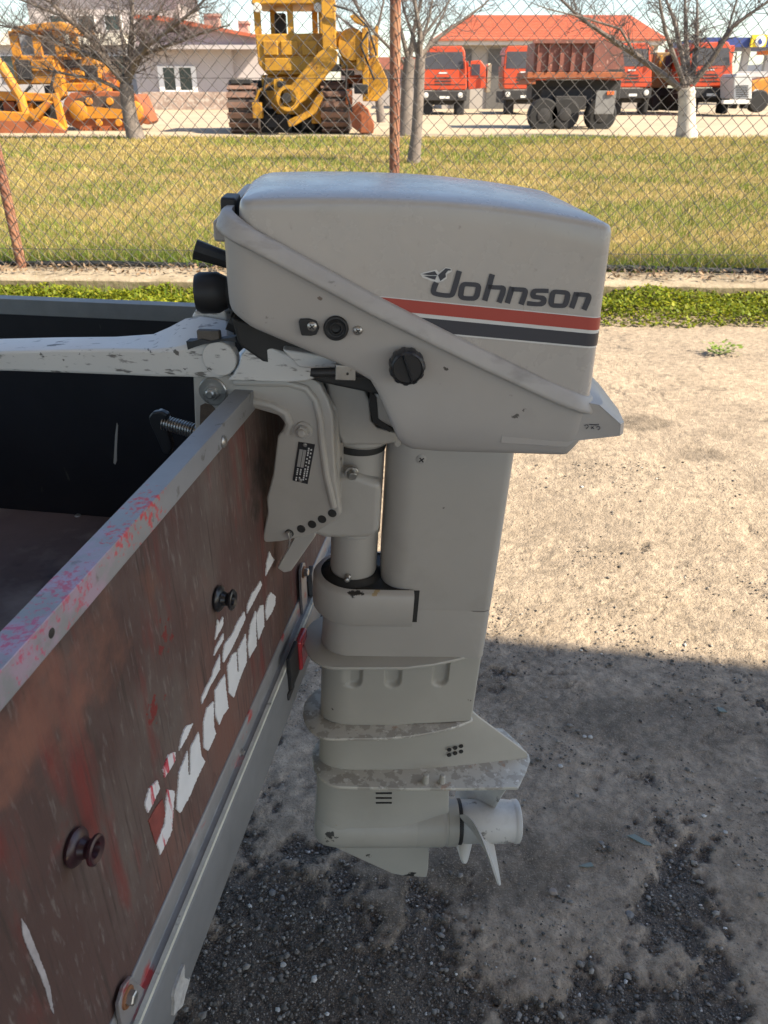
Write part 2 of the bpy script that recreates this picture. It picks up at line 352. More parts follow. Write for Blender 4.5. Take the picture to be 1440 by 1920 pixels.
# verge: dense low clover on the near side of the kerb
m_clover = leaf_mat('clover_leaf', .45)
N = 46000
tt = RNG.uniform(-1, 10, N); q = RNG.random(N)
px_ = FA.x + FD.x * tt; front = -.34 - (.46 + .28 * fbm(tt * 1.1, tt * 0 + 2, 111, 4) - .10)
o_ = front + (-.32 - front) * RNG.random(N) ** .8
hgt = (.015 + .20 * fbm(tt * 3.1, o_ * 5, 113, 4) ** 1.5) * np.clip((o_ - front) / .12, .15, 1) + .03 * (tt < 2.2) + .015
cx, cy = FA.x + FD.x * tt + FN.x * o_, FA.y + FD.y * tt + FN.y * o_; cz = hgt * RNG.random(N) ** .45
s_ = .007 + .009 * RNG.random(N); a1 = RNG.uniform(0, 6.28, N); tl = RNG.normal(0, .5, (N, 2))
ux = np.stack([np.cos(a1), np.sin(a1), tl[:, 0]], -1) * s_[:, None]; uy = np.stack([-np.sin(a1), np.cos(a1), tl[:, 1]], -1) * s_[:, None] * .8
c3 = np.stack([cx, cy, cz], -1)
v = np.stack([c3 - ux, c3 - uy * .9, c3 + ux, c3 + uy * .9], 1).reshape(-1, 3); f = np.arange(len(v)).reshape(-1, 4)
tone = RNG.random(N)
cc = np.array((.14, .19, .016)) * (.5 + .9 * tone)[:, None] + np.array((.16, .11, .0)) * (RNG.random(N) ** 2)[:, None]
vg = np_mesh('verge_clover', v, f, m_clover, np.repeat(cc, 4, 0)); tag(vg, 'low bright green clover growing along the foot of the kerb', 'ground cover', kind='stuff')
# taller stems and grass in the verge and along the fence foot
N = 11000
tt = RNG.uniform(-1, 10, N); side = RNG.random(N) < .3
o_ = np.where(side, RNG.normal(-.42, .10, N), .10 + np.abs(RNG.normal(0, .16, N)))
dens = fbm(tt * 1.7, tt * 0, 131, 3); kp = RNG.random(N) < np.clip((dens - .3) * 2.5, .05, 1); tt, o_, side = tt[kp], o_[kp], side[kp]
x_, y_ = FA.x + FD.x * tt + FN.x * o_, FA.y + FD.y * tt + FN.y * o_; k = len(tt)
cl = np.where(RNG.random(k)[:, None] < .8, np.array((.14, .22, .03)), np.array((.4, .33, .13))) * (.6 + .7 * RNG.random(k))[:, None]
g2 = blades('tall_grass', x_, y_, np.where(side, 0., FIELD_Z - .01), np.where(side, .06, .07) + .13 * RNG.random(k) ** 2, .005 + .004 * RNG.random(k), cl, m_grass, .6)
tag(g2, 'taller green grass tufts along the fence foot and kerb', 'grass', kind='stuff')
# dead leaves and rubble lying on the kerb top under the wire
N = 2000; tt = RNG.uniform(-.5, 9.5, N); o_ = RNG.uniform(-.24, .06, N); c3 = np.stack([FA.x + FD.x * tt + FN.x * o_, FA.y + FD.y * tt + FN.y * o_, np.full(N, .168) + .02 * RNG.random(N)], -1)
s_ = .008 + .016 * RNG.random(N); a1 = RNG.uniform(0, 6.28, N); tl = RNG.normal(0, .5, (N, 2))
ux = np.stack([np.cos(a1), np.sin(a1), tl[:, 0]], -1) * s_[:, None]; uy = np.stack([-np.sin(a1), np.cos(a1), tl[:, 1]], -1) * s_[:, None] * .5
v = np.stack([c3 - ux, c3 - uy, c3 + ux, c3 + uy], 1).reshape(-1, 3)
cc = np.array((.19, .13, .08)) * (.3 + 1.3 * RNG.random(N))[:, None]
tag(np_mesh('leaf_litter', v, np.arange(len(v)).reshape(-1, 4), leaf_mat('dead_leaf', .1), np.repeat(cc, 4, 0)), 'brown dead leaves lying on the kerb under the fence', 'leaf litter', kind='stuff')

# ---- unseen open roof over the viewer, added and sized to throw the shade
shade_root = thing('shade_canopy', 'unseen open roof on steel posts added to shade the trailer', 'shade_canopy', TF.m)
EY = -.55
_sl = TF.i.to_3x3() @ sun_dir; EH = (.88 - EY) * _sl.z / -_sl.y      # eave height that puts the shadow edge where it falls
b = MB(); b.prism([(EY, EH - .10), (EY, EH), (-9.0, EH + .22), (-9.0, EH + .12)], -9, 11, ax=0); b.build('roof', mat('roof_sheet', (.45, .44, .42), .7, var=.08), shade_root, smooth=False)
for x in (-8.5, -3.5, 3.5, 10.5):
    b = MB(); b.box((x - .06, -8.8, 0), (x + .06, -8.68, EH)); b.build('post', mat('post_steel', (.30, .31, .32), .5, var=.1), shade_root, smooth=False)
    b = MB(); b.box((x - .05, -8.9, EH - .22), (x + .05, EY - .05, EH - .105)); b.build('beam', MATS['post_steel'], shade_root, smooth=False)
# ================================================================== THE OUTBOARD MOTOR
PAINT = (.405, .378, .350)
chip = (.07, .062, .055)
def MY3(px, py, y): return tuple(MF.Y(px, py, y))
m_cowl = mat('cowl_paint', PAINT, .27, var=.04, vscale=9, rvar=.06, layers=((34, .76, .78, chip), (14, .60, .9, (.335, .31, .28)), (5, .50, .85, (.36, .33, .30)), (120, .66, .74, (.32, .295, .27), (1, 1, .35))), bump=(6, .06, .004),
    spots=((MY3(882, 388, -.13), .012, 180, .74, (.16, .15, .14)), (MY3(860, 425, -.13), .02, 90, .80, (.30, .28, .26)), (MY3(1000, 500, -.13), .03, 70, .80, (.33, .30, .27)), (MY3(1085, 665, -.135), .005, 300, .70, chip)))
m_pan = mat('pan_paint', (.375, .347, .320), .42, var=.07, vscale=7, rvar=.08, layers=((30, .735, .755, chip), (9, .55, .85, (.30, .27, .245)), (60, .72, .76, (.20, .18, .16))), bump=(8, .06, .004),  # darker than the cowl: shade of the downward-facing flank put into the colour
    spots=((MY3(965, 776, -.135), .013, 150, .74, (.10, .09, .08)), (MY3(985, 765, -.135), .010, 170, .76, (.12, .11, .10)), (MY3(600, 560, -.138), .008, 220, .80, (.16, .12, .10)), (MY3(500, 600, -.135), .03, 230, .90, (.13, .115, .10), .14), (MY3(450, 580, -.135), .020, 260, .86, (.07, .06, .055), .12), (MY3(835, 690, -.138), .008, 240, .74, chip), (MY3(655, 655, -.138), .014, 120, .80, (.24, .18, .15)), (MY3(850, 830, -.11), .012, 200, .78, chip)))
m_leg = mat('leg_paint', (.395, .368, .330), .42, var=.06, vscale=6, rvar=.08, layers=((26, .735, .755, chip), (8, .55, .85, (.31, .285, .25)), (90, .74, .77, (.18, .16, .14))), bump=(9, .06, .004),
    spots=((MY3(660, 1112, -.055), .030, 60, .74, (.022, .02, .018)), (MY3(705, 1108, -.05), .020, 80, .76, (.34, .25, .13)), (MY3(832, 951, -.042), .005, 260, .74, chip), (MY3(680, 1210, -.05), .008, 200, .76, chip), (MY3(790, 1185, -.05), .010, 200, .78, chip), (MY3(640, 860, -.04), .022, 90, .78, (.05, .045, .04)), (MY3(500, 1010, -.11), .012, 160, .78, (.10, .08, .06)), (MY3(560, 995, -.10), .010, 160, .76, (.28, .09, .05))))
m_lower = mat('lower_paint', (.38, .36, .312), .45, var=.08, vscale=6, rvar=.08, layers=((7, .56, .8, (.34, .315, .265)), (24, .72, .74, (.045, .042, .04)), (11, .72, .78, (.30, .22, .12))), bump=(14, .1, .004),
    spots=((MY3(618, 1333, -.03), .013, 130, .70, (.05, .047, .045)), (MY3(616, 1310, -.03), .007, 200, .74, (.05, .047, .045)), (MY3(880, 1310, -.02), .020, 110, .76, (.05, .047, .045)), (MY3(622, 1568, -.035), .026, 95, .70, (.035, .033, .03)), (MY3(612, 1515, -.03), .015, 120, .70, (.06, .05, .045)), (MY3(628, 1548, -.035), .022, 70, .80, (.30, .20, .09)), (MY3(735, 1592, -.02), .010, 130, .70, (.04, .038, .035)), (MY3(770, 1592, -.02), .014, 130, .68, (.04, .038, .035)), (MY3(690, 1602, 0), .020, 110, .70, (.04, .038, .035)), (MY3(765, 1640, 0), .028, 90, .66, (.03, .028, .026)), (MY3(840, 1540, -.04), .012, 120, .72, (.04, .038, .035)), (MY3(690, 1222, -.05), .012, 200, .78, chip), (MY3(850, 1500, -.03), .014, 120, .72, (.10, .095, .09))))
m_plate = mat('worn_plate', (.47, .445, .385), .5, var=.08, vscale=9, layers=((48, .50, .54, (.33, .305, .26), (1, 1, 1), 10.), (36, .63, .68, (.36, .255, .19), (1, 1, 1), 10.), (90, .60, .63, (.58, .56, .51), (1, 1, 1), 9.), (30, .71, .73, (.12, .11, .10))), bump=(35, .25, .003))
m_tiller = mat('worn_white_paint', (.58, .56, .53), .4, var=.06, vscale=8, layers=((55, .605, .64, (.15, .14, .13), (.32, 1, 1.7), 10.), (130, .60, .67, (.27, .255, .24), (.35, 1, 1.4), 10.), (12, .62, .8, (.42, .41, .39))), bump=(40, .15, .002),
    spots=tuple((tuple(T2M @ TF.Y(px_, py_, -.10)), r_, 150, th_, (.13, .12, .11)) for px_, py_, r_, th_ in ((40, 662, .018, .84), (75, 664, .016, .84), (150, 659, .018, .86), (215, 659, .020, .86), (280, 660, .020, .86), (330, 662, .020, .85), (350, 690, .022, .88), (120, 675, .010, .84), (395, 690, .02, .86), (20, 645, .02, .88))))
m_rub = mat('black_rubber', (.012, .012, .013), .55, var=.2, vscale=30, layers=((25, .6, .8, (.035, .035, .036)),))
m_knob = mat('black_plastic', (.016, .016, .018), .42, var=.15, vscale=30, layers=((40, .6, .78, (.05, .05, .052)),))
m_rim = mat('grey_seal', (.36, .335, .31), .5, var=.12, vscale=14, layers=((16, .55, .7, (.20, .185, .17), (.4, 1, 1)), (28, .66, .72, (.045, .042, .04), (.35, 1, 1))))
m_steel = mat('dull_steel', (.42, .41, .39), .38, metal=.9, var=.15, vscale=60, layers=((60, .6, .72, (.16, .12, .09)),))
m_dark = mat('greasy_black', (.018, .017, .016), .6, var=.3, vscale=30, layers=((20, .58, .7, (.06, .055, .05)),))
m_red = mat('stripe_red', (.36, .045, .030), .4, var=.05)
m_navy = mat('stripe_navy', (.028, .030, .042), .4, var=.06)
m_white = mat('decal_white', (.62, .61, .59), .4, var=.03)

mo = thing('outboard_motor', 'beige white outboard engine with red and navy stripe clamped on the trailer tailgate', 'outboard motor', MF.m)
def MY(px, py, y): v = MF.Y(px, py, y); return (v.x, v.z)
def mpoly(pts, y): return [MY(a, b, y) for a, b in pts]

# ---- upper cowl
X0, X1, HW = -.122, .2585, .1355
def zrim(x): return lerp((-.20, -.100, .013, .119, .209, .262, .30), (.263, .2215, .1670, .1205, .0830, .0640, .052), x)
def ztop(x): return .2685 - (.26 if x < .065 else .40) * (x - .065) ** 2
def crown(y): return .0065 * (abs(y) / HW) ** 2
PLAN = rrect(X0, X1, HW, .024, .020, 8, m=26)
def inset(plan, d, fx=1.):
    """shrink a plan outline toward the centre line by d."""
    cx = (X0 + X1) / 2; out = []
    n = len(plan)
    for i, (x, y) in enumerate(plan):
        a, b = plan[i - 1], plan[(i + 1) % n]; tx, ty = b[0] - a[0], b[1] - a[1]; L = math.hypot(tx, ty) or 1
        nx_, ny_ = ty / L, -tx / L
        out.append((x - nx_ * d * (fx if abs(nx_) > abs(ny_) else 1), y - ny_ * d))
    return out
def cowl_inset(z, x):
    t = (z - zrim(x)) / max(.03, ztop(x) - zrim(x)); return .0105 * max(0, (z - .07) / .19)
rings = []
for t in (-.03, .12, .25, .4, .55, .7, .8, .9, 1.0):
    ring = []
    for i, (x, y) in enumerate(PLAN):
        z = zrim(x) - .002 + t * (ztop(x) - crown(y) - .0058 - zrim(x)); dd = cowl_inset(z, x)
        ring.append((i, z, dd))
    rings.append(ring)
INS = {k: inset(PLAN, k * .0005) for k in range(0, 130)}
def plan_at(i, dd):
    k = max(0, min(128, dd / .0005)); a, b = INS[int(k)][i], INS[int(k) + 1][i]; f = k - int(k)
    return (a[0] + (b[0] - a[0]) * f, a[1] + (b[1] - a[1]) * f)
R3 = [[plan_at(i, dd) + (z,) for i, z, dd in r] for r in rings]
rf = .0065
for k in range(1, 6):
    a = k / 5 * R(80); ring = []
    for i, (x, y) in enumerate(PLAN):
        ring.append(plan_at(i, .0105 + rf * (1 - math.cos(a))) + (ztop(x) - crown(y) - .0058 + .0057 * math.sin(a),))
    R3.append(ring)
last = R3[-1]; cxm = (X0 + X1) / 2
for s in (.90, .75, .55, .30, .12, 0.):       # crowned top
    ring = []
    for (x, y, z) in last:
        xx_ = cxm + (x - cxm) * (1 - (1 - s) * .6); ring.append((xx_, y * s, ztop(xx_) - crown(y * s) * 1.12 + .0004))
    R3.append(ring)
b = MB(); b.loft(R3, cap0=False, cap1=False); cowl = b.build('upper_cowl', m_cowl, mo, ang=50)
def side_pt(i, z, out=.0006):
    x, y = PLAN[i]; p = plan_at(i, max(0, cowl_inset(z, x) - out)) if True else None
    q = plan_at(i, cowl_inset(z, x)); n0 = INS[0][i]; n1 = INS[2][i]; nx_, ny_ = n0[0] - n1[0], n0[1] - n1[1]; L = math.hypot(nx_, ny_) or 1
    return (q[0] + nx_ / L * out, q[1] + ny_ / L * out, z)
def near_xyz(x, z, out=.0006):
    """a point on the flat near side of the cowl."""
    return Vector((x, -(HW - .0105 * max(0, (z - .07) / .19)) - out, z))
def band(name, m, za, zb, out, sub):
    """za, zb: functions of x giving the top and bottom of a stripe on the cowl side, wrapped round the rear corner."""
    bb = MB(); top, bot = [], []
    xs0 = [k * .0025 + .0 for k in range(0, 101)]
    for x in xs0:
        if x > X1 - .021: break
        zt, zl = za(x), zb(x); zr = zrim(x) + .002
        if zt <= zr: continue
        top.append(near_xyz(x, zt, out)); bot.append(near_xyz(x, max(zl, zr), out))
    for i in [k for k in range(len(PLAN)) if PLAN[k][1] < 0 and PLAN[k][0] > X1 - .0205]:
        x = PLAN[i][0]; top.append(side_pt(i, za(x), out)); bot.append(side_pt(i, zb(x), out))
    n = len(top); bb.add(top + bot, [(k, k + n, k + n + 1, k + 1) for k in range(n - 1)]); return bb.build(name, m, sub)
sl = lambda z0, z1: (lambda x: z0 + (z1 - z0) * (x - .018) / .232)
band('stripe_backing', m_white, sl(.1725, .1605), sl(.1405, .1285), .0004, cowl)
tag(band('red_stripe', m_red, sl(.1715, .1595), sl(.1595, .1470), .0009, cowl), 'red stripe along the cowl side')
tag(band('navy_stripe', m_navy, sl(.1555, .1435), sl(.1420, .1305), .0009, cowl), 'navy stripe along the cowl side')

# lettering: strokes measured on the photograph, laid on the flat near side
def on_side(px, py, out):
    y = -.13
    for _ in range(3):
        v = MF.Y(px, py, y); y = -(HW - .0105 * max(0, (v.z - .07) / .19))
    return near_xyz(v.x, v.z, out)
def zc(cx, cy): return (760 + cx / 3.2727, 320 + cy / 3.2727)
def smooth_path(pts, closed, it=2):
    for _ in range(it):
        q = []; n = len(pts)
        for i in range(n if closed else n - 1):
            a, b_ = pts[i], pts[(i + 1) % n]
            q += [(a[0] * .75 + b_[0] * .25, a[1] * .75 + b_[1] * .25), (a[0] * .25 + b_[0] * .75, a[1] * .25 + b_[1] * .75)]
        if not closed: q = [pts[0]] + q + [pts[-1]]
        pts = q
    return pts
def stroke(bb, pts, w, closed=False, sm=2, out=.0011, conv=zc, surf=None, wv=None):
    pts = smooth_path(pts, closed, sm) if sm else pts; n = len(pts); L_, R_ = [], []
    for i in range(n):
        a = pts[(i - 1) % n] if closed or i else pts[i]; c = pts[(i + 1) % n] if closed or i < n - 1 else pts[i]
        tx, ty = c[0] - a[0], c[1] - a[1]; l_ = math.hypot(tx, ty) or 1
        ww_ = w if wv is None else wv(tx / l_, ty / l_)
        L_.append((pts[i][0] - ty / l_ * ww_ / 2, pts[i][1] + tx / l_ * ww_ / 2)); R_.append((pts[i][0] + ty / l_ * ww_ / 2, pts[i][1] - tx / l_ * ww_ / 2))
    f_ = surf or (lambda x, y: on_side(x, y, out))
    vs_ = [f_(*conv(*p)) for p in L_] + [f_(*conv(*p)) for p in R_]
    bb.add(vs_, [(i, (i + 1) % n, (i + 1) % n + n, i + n) for i in range(n if closed else n - 1)])
wv = lambda tx, ty: 27 + 7 * abs(ty)
LET = {
 'j': ([([(331, 614), (296, 738), (283, 766), (240, 764), (188, 756), (170, 745), (176, 715), (190, 684)], False)]),
 'o': ([([(352, 694), (400, 696), (449, 700), (446, 735), (432, 783), (390, 784), (338, 778), (342, 735)], True)]),
 'h': ([([(533, 634), (510, 715), (486, 797)], False), ([(508, 712), (570, 716), (602, 716), (598, 748), (573, 808)], False)]),
 'n': ([([(655, 712), (640, 762), (624, 812)], False), ([(650, 726), (700, 728), (738, 730), (730, 765), (709, 820)], False)]),
 's': ([([(878, 737), (820, 735), (786, 737), (779, 771), (812, 776), (852, 780), (846, 816), (806, 819), (746, 812)], False)]),
 'o2': ([([(905, 741), (952, 744), (997, 748), (992, 786), (978, 828), (936, 828), (893, 824), (896, 786)], True)]),
 'n2': ([([(1050, 746), (1036, 796), (1018, 842)], False), ([(1047, 757), (1095, 760), (1128, 764), (1118, 800), (1094, 852)], False)]),
}
bb = MB()
for ch, strokes in LET.items():
    for pts, cl_ in strokes: stroke(bb, pts, 30, cl_, 2, wv=wv)
tag(bb.build('lettering', m_navy, cowl, smooth=False), 'dark italic lettering reading Johnson on the cowl')
bb = MB()
bb.quad([on_side(*zc(*p), .0006) for p in [(90, 632), (110, 624), (190, 606), (205, 622), (248, 592), (282, 598), (284, 618), (256, 634), (254, 660), (228, 678), (190, 684), (150, 672), (105, 655)]][::-1])
bb.build('emblem_backing', m_white, cowl, smooth=False)
bb = MB()
for poly in ([(98, 634), (180, 615), (198, 640), (150, 640)], [(112, 644), (192, 644), (182, 668), (148, 658)], [(200, 640), (222, 620), (240, 604), (246, 597), (276, 601), (279, 611), (262, 612), (246, 630), (248, 652), (234, 660), (214, 676)]):
    bb.quad([on_side(*zc(*p), .0012) for p in poly][::-1])
tag(bb.build('bird_emblem', m_navy, cowl, smooth=False), 'small dark bird emblem at the start of the lettering')

# rubber latch nub on the cowl front
b = MB(); b.box((X0 - .012, -.085, .226), (X0 + .004, -.045, .250)); b.build('latch_pad', m_rub, cowl, bevel=.003)

# ---- lower cowl pan
PX0, PX1, PHW = X0 - .006, X1 + .005, HW + .003
PANP = rrect(PX0, PX1, PHW, .030, .026, 8, m=40)
bx = [-.14, -.126, -.10, -.056, .000, .020, .032, .044, .054, .066, .10, .242, .256, .30]; bz = [.150, .145, .134, .117, .095, .084, .064, .036, .014, .005, .003, .004, .020, .024]
def zbot(x): return lerp(bx, bz, x)
PINS = {}
def pan_in(d):
    k = round(d, 4)
    if k not in PINS:
        PINS[k] = inset(PANP, d)
    return PINS[k]
rings = []
def wl_(z): return .0 if z > .03 else (.03 - z) * .25      # flank draws in low down
for t, ins, dz in ((0, .0, 0), (.08, .0, 0), (.2, .0003, 0), (.35, .0008, 0), (.5, .0010, 0), (.65, .0015, 0), (.8, .0022, 0), (.90, .0030, 0), (.955, .0045, 0), (.985, .0080, 0), (1.0, .016, -.0005)):
    P = pan_in(ins); ring = []
    for i, (x, y) in enumerate(PANP):
        zt = zrim(x); zl = min(zbot(x), zt - .012); z = zt + (zl - zt) * t + dz
        px_, py_ = P[i]; k_ = 1 - wl_(z) / PHW; ring.append((px_, py_ * k_, z))
    rings.append(ring)
for s in (.75, .4, .05):
    ring = []
    for (x, y, z) in rings[10]:
        xx_ = cxm + (x - cxm) * (1 - (1 - s) * .4); ring.append((xx_, y * s, min(zbot(xx_), zrim(xx_) - .02) - .001))
    rings.append(ring)
b = MB(); b.loft(rings[::-1], cap0=True, cap1=True); pan = b.build('lower_cowl', m_pan, mo, ang=45)
# stern carrying grip: the pan runs out behind into a wedge
b = MB(); po = [(.165, .022), (.165, .085)] + [MY(*q, -.132) for q in ((1062, 742), (1098, 752), (1122, 757), (1163, 794), (1161, 816), (1076, 824), (1062, 835))]
rings = []
for y, sx_ in ((-.1356, .0), (-.1362, .0), (-.129, .006), (-.09, .012), (0, .016), (.09, .012), (.129, .006), (.1362, .0), (.1356, .0)):
    rings.append([(x + (sx_ if x > .24 else 0) - (.0015 if abs(y) == .1356 else 0), y * (1 if x < .27 else .985), z - (0 if abs(y) < .13 else 0)) for x, z in po])
b.loft(rings); b.build('stern_grip', m_pan, mo, bevel=.004, ang=30)
b = MB(); b.prism([(.10, -.003), (.10, .02), (.20, .018), (.262, .006), (.248, -.001)], -.085, .085); b.build('pan_keel', m_pan, mo, bevel=.006)
# seal bead along the parting line
path = [(x, y, zrim(x)) for x, y in rrect(X0 - .008, X1 + .004, HW + .0045, .034, .028, 8, m=30)]
b = MB(); n_ = len(path); rings = []
for i in range(n_):
    a, c = Vector(path[i - 1]), Vector(path[(i + 1) % n_]); d_ = (c - a).normalized(); o_ = Vector((d_.y, -d_.x, 0)).normalized(); u_ = Vector((0, 0, 1)); p = Vector(path[i])
    rings.append([p + o_ * q + u_ * w for q, w in ((-.010, -.0085), (.0010, -.0098), (.0045, -.0092), (.0058, -.0070), (.0052, -.0040), (.0000, .0075), (-.003, .0092), (-.010, .0096))])
rings.append(rings[0]); b.loft(rings, False, False); b.build('seal_bead', m_rim, mo, ang=50)
b = MB(); rings = []
for i in range(n_ + 1):
    x, y, z = path[i % n_]; k_ = (abs(y) - .0035) / max(abs(y), 1e-4) if abs(y) > .004 else 1; rings.append([(x, y * k_, z - .0078), (x, y * (k_ + (1 - k_) * .85), z - .0086), (x, y * k_, z - .0112)])
b.loft(rings, False, False); b.build('parting_gap', m_dark, mo)

# ---- fittings on the near side of the pan
PY = -(PHW + .0008)
def disc(name, px, py, prof, m, par, y=PY, n=24, d=(0, -1, 0), frame=MF):
    v = frame.Y(px, py, y); bb = MB(); bb.lathe(prof, v, d, n)
    if frame is TF: bb.xf(T2M)
    return bb.build(name, m, par)
def screw(px, py, y, r, par, m=None, frame=MF):
    v = frame.Y(px, py, y); bb = MB(); bb.lathe([(r * 1.05, -.002), (r, .0008), (r * .7, .0020), (r * .3, .0024)], v, (0, -1, 0), 16)
    for a in (R(40), R(130)):
        dx, dz = math.cos(a) * r * .62, math.sin(a) * r * .62; ex, ez = -math.sin(a) * r * .13, math.cos(a) * r * .13
        bb.quad([(v.x + dx + ex, v.y - .0027, v.z + dz + ez), (v.x - dx + ex, v.y - .0027, v.z - dz + ez), (v.x - dx - ex, v.y - .0027, v.z - dz - ez), (v.x + dx - ex, v.y - .0027, v.z + dz - ez)], 1)
    if frame is TF: bb.xf(T2M)
    return bb.build('screw', [m or m_steel, m_dark], par)
# black tab with a screw, then the rubber grommet, then a lone screw
v = MF.Y(580, 613, PY)
b = MB(); b.prism([(v.x + a, v.z + c) for a, c in ((-.0105, .0055), (-.0090, .0080), (0, .0085), (.0070, .0065), (.0100, .0), (.0070, -.0070), (.002, -.0085), (-.0075, -.0085), (-.0090, -.003))], PY + .001, PY - .0025); tab = b.build('screw_tab', m_rub, pan, bevel=.001)
screw(585, 612, PY - .0026, .0047, tab)
disc('rubber_grommet', 630, 615, [(.0120, -.001), (.0125, .0015), (.0115, .0035), (.0100, .0038), (.0088, .0022), (.0075, .0018), (.0062, .0030), (.0052, .0030), (.0042, -.0005), (.001, -.001)], m_rub, pan, n=36)
screw(671, 620, PY, .0045, pan)
# ribbed black choke knob
v = MF.Y(762, 683, PY - .004); b = MB(); ns_ = 88
def gear(r, h): return [Vector((v.x + math.cos(2 * math.pi * k / ns_) * r * (1 + (.028 if (k % 8) < 4 else -.028)), v.y - h, v.z + math.sin(2 * math.pi * k / ns_) * r * (1 + (.028 if (k % 8) < 4 else -.028)))) for k in range(ns_)]
def circ(r, h): return [Vector((v.x + math.cos(2 * math.pi * k / ns_) * r, v.y - h, v.z + math.sin(2 * math.pi * k / ns_) * r)) for k in range(ns_)]
b.loft([circ(.012, -.006), circ(.0150, -.001), gear(.0178, .000), gear(.0182, .004), gear(.0178, .013), gear(.0168, .0155), circ(.0150, .0165), circ(.0142, .0150), circ(.001, .0148)]); kn = b.build('choke_knob', m_knob, mo)
b = MB(); a_ = R(-68); dx, dz = math.cos(a_), math.sin(a_)
b.add([(v.x + dx * s * .0138 + (-dz) * w, v.y - h, v.z + dz * s * .0138 + dx * w) for s, w, h in ((-1, -.0016, .0145), (1, -.0016, .0145), (1, 0, .0205), (-1, 0, .0205), (-1, .0016, .0145), (1, .0016, .0145))], [(0, 1, 2, 3), (3, 2, 5, 4), (0, 3, 4), (1, 5, 2)]); b.build('grip_ridge', m_knob, kn)
# fuel hose barb and its clip under the pan
def mline(pts, y): return [Vector((MY(a, c, y)[0], y, MY(a, c, y)[1])) for a, c in pts]
b = MB(); b.tube(mline([(582, 698), (590, 699), (630, 698), (634, 697)], -.128), [.0042, .0052, .0052, .0046], 14); b.tube(mline([(628, 697), (700, 697), (735, 697)], -.124), .0066, 14); b.tube(mline([(690, 694), (700, 694), (728, 694)], -.122), .0095, 14); b.build('fuel_hose', m_rub, mo)
v = MF.Y(648, 697, -.131); b = MB(); b.box((v.x - .0105, v.y - .003, v.z - .0085), (v.x + .0105, v.y + .012, v.z + .0075)); cl_ = b.build('hose_clip', m_steel, mo, bevel=.001)
b = MB(); b.lathe([(.0014, 0), (.0014, .001)], (v.x + .002, v.y - .0031, v.z - .001), (0, -1, 0), 12); b.build('clip_hole', m_dark, cl_)
b = MB(); b.lathe([(.0012, 0), (.0018, .002), (.0008, .004)], (v.x + .001, v.y + .003, v.z + .0075), (0, 0, 1), 10); b.build('clip_rivet', m_steel, cl_)
# front controls: starter grip, shift lever, latch
b = MB(); v = MF.Y(428, 540, -.03); b.lathe([(.010, 0), (.019, .004), (.0195, .012), (.0165, .016), (.0185, .020), (.0215, .026), (.0215, .044), (.019, .049), (.008, .051)], (X0 + .004, -.055, v.z + .002), (-1, 0, -.06), 26); b.build('starter_grip', m_rub, mo)
b = MB(); p0 = MF.Y(425, 487, -.05); p1 = MF.Y(366, 467, -.05)
b.tube([(p0.x + .02, -.05, p0.z - .006), tuple(p0), tuple(p0.lerp(p1, .55)), tuple(p1)], [.0075, .0085, .0095, .0105], 10); b.build('choke_lever', m_rub, mo)
b = MB(); p = MF.Y(414, 428, -.08); b.box((p.x - .004, -.105, p.z - .009), (p.x + .02, -.055, p.z + .011)); b.build('cowl_latch', m_rim, mo, bevel=.003)
# small maker's marks on the stern grip
b = MB(); g0 = lambda x, y: Vector((MF.Y(x, y, -.135).x, -.1367, MF.Y(x, y, -.135).z))
for pts in ([(1095, 797), (1100, 795), (1103, 799), (1098, 803)], [(1108, 803), (1112, 798)], [(1113, 803), (1108, 799)], [(1117, 800), (1122, 798), (1125, 802), (1120, 805)], [(1104, 795), (1120, 796), (1122, 794)]):
    stroke(b, pts, 1.6, False, 1, conv=lambda x, y: (x, y), surf=g0)
b.build('worn_marks', m_navy, mo, smooth=False)

# ---- leg: upper housing
def hull(x0, x1, hw, rf_, rr_, z, n=8): return [(x, y, z) for x, y in rrect(x0, x1, hw, rf_, rr_, n, m=10)]
b = MB()
b.loft([hull(.050, .208, .043, .034, .012, .012), hull(.051, .2075, .043, .034, .012, -.05), hull(.052, .207, .043, .034, .012, -.20), hull(.054, .2065, .0425, .034, .012, -.262), hull(.058, .2065, .0415, .034, .012, -.270), hull(.075, .206, .036, .034, .012, -.272)][::-1]); leg = b.build('exhaust_housing', m_leg, mo)
screw(790, 861, -.0432, .0062, leg, m_leg); 
# leg: boot, carrying the lower mount
b = MB()
b.loft([hull(.060, .2065, .041, .034, .012, -.262), hull(.030, .2065, .0415, .040, .012, -.272), hull(-.018, .2065, .0415, .041, .012, -.276), hull(-.0235, .2065, .0418, .041, .012, -.282), hull(-.0245, .2065, .0415, .041, .012, -.300), hull(-.026, .207, .0385, .038, .012, -.350), hull(-.026, .207, .038, .038, .012, -.356)][::-1]); b.build('leg_boot', m_leg, mo)
# the lower mount yoke wraps the front of the boot
b = MB(); rings = []
def yoke(r, xe, z): return [(.018 + r * math.cos(a), r * math.sin(a), z) for a in np.linspace(-math.pi * .5, -math.pi * 1.5, 26)]
prof = [(.047, -.234), (.0545, -.236), (.0575, -.240), (.0580, -.262), (.0575, -.284), (.054, -.289), (.047, -.290)]
for r, z in prof:
    rings.append([(.096, -r, z)] + yoke(r, .1, z) + [(.096, r, z)])
b.loft(rings[::-1], cap0=False, cap1=False, closed=False)
for sgn in (-1, 1): b.add([(.096, sgn * r, z) for r, z in prof], [tuple(range(len(prof)))])
b.build('lower_mount', m_leg, mo, ang=40)
b = MB(); b.loft([hull(.0, .09, .052, .05, .01, -.236), hull(.0, .09, .052, .05, .01, -.286)]); b.build('mount_core', m_dark, mo)
b = MB(); b.box((.0965, -.0450, -.288), (.104, .0450, -.237)); b.build('mount_slot', m_dark, mo)

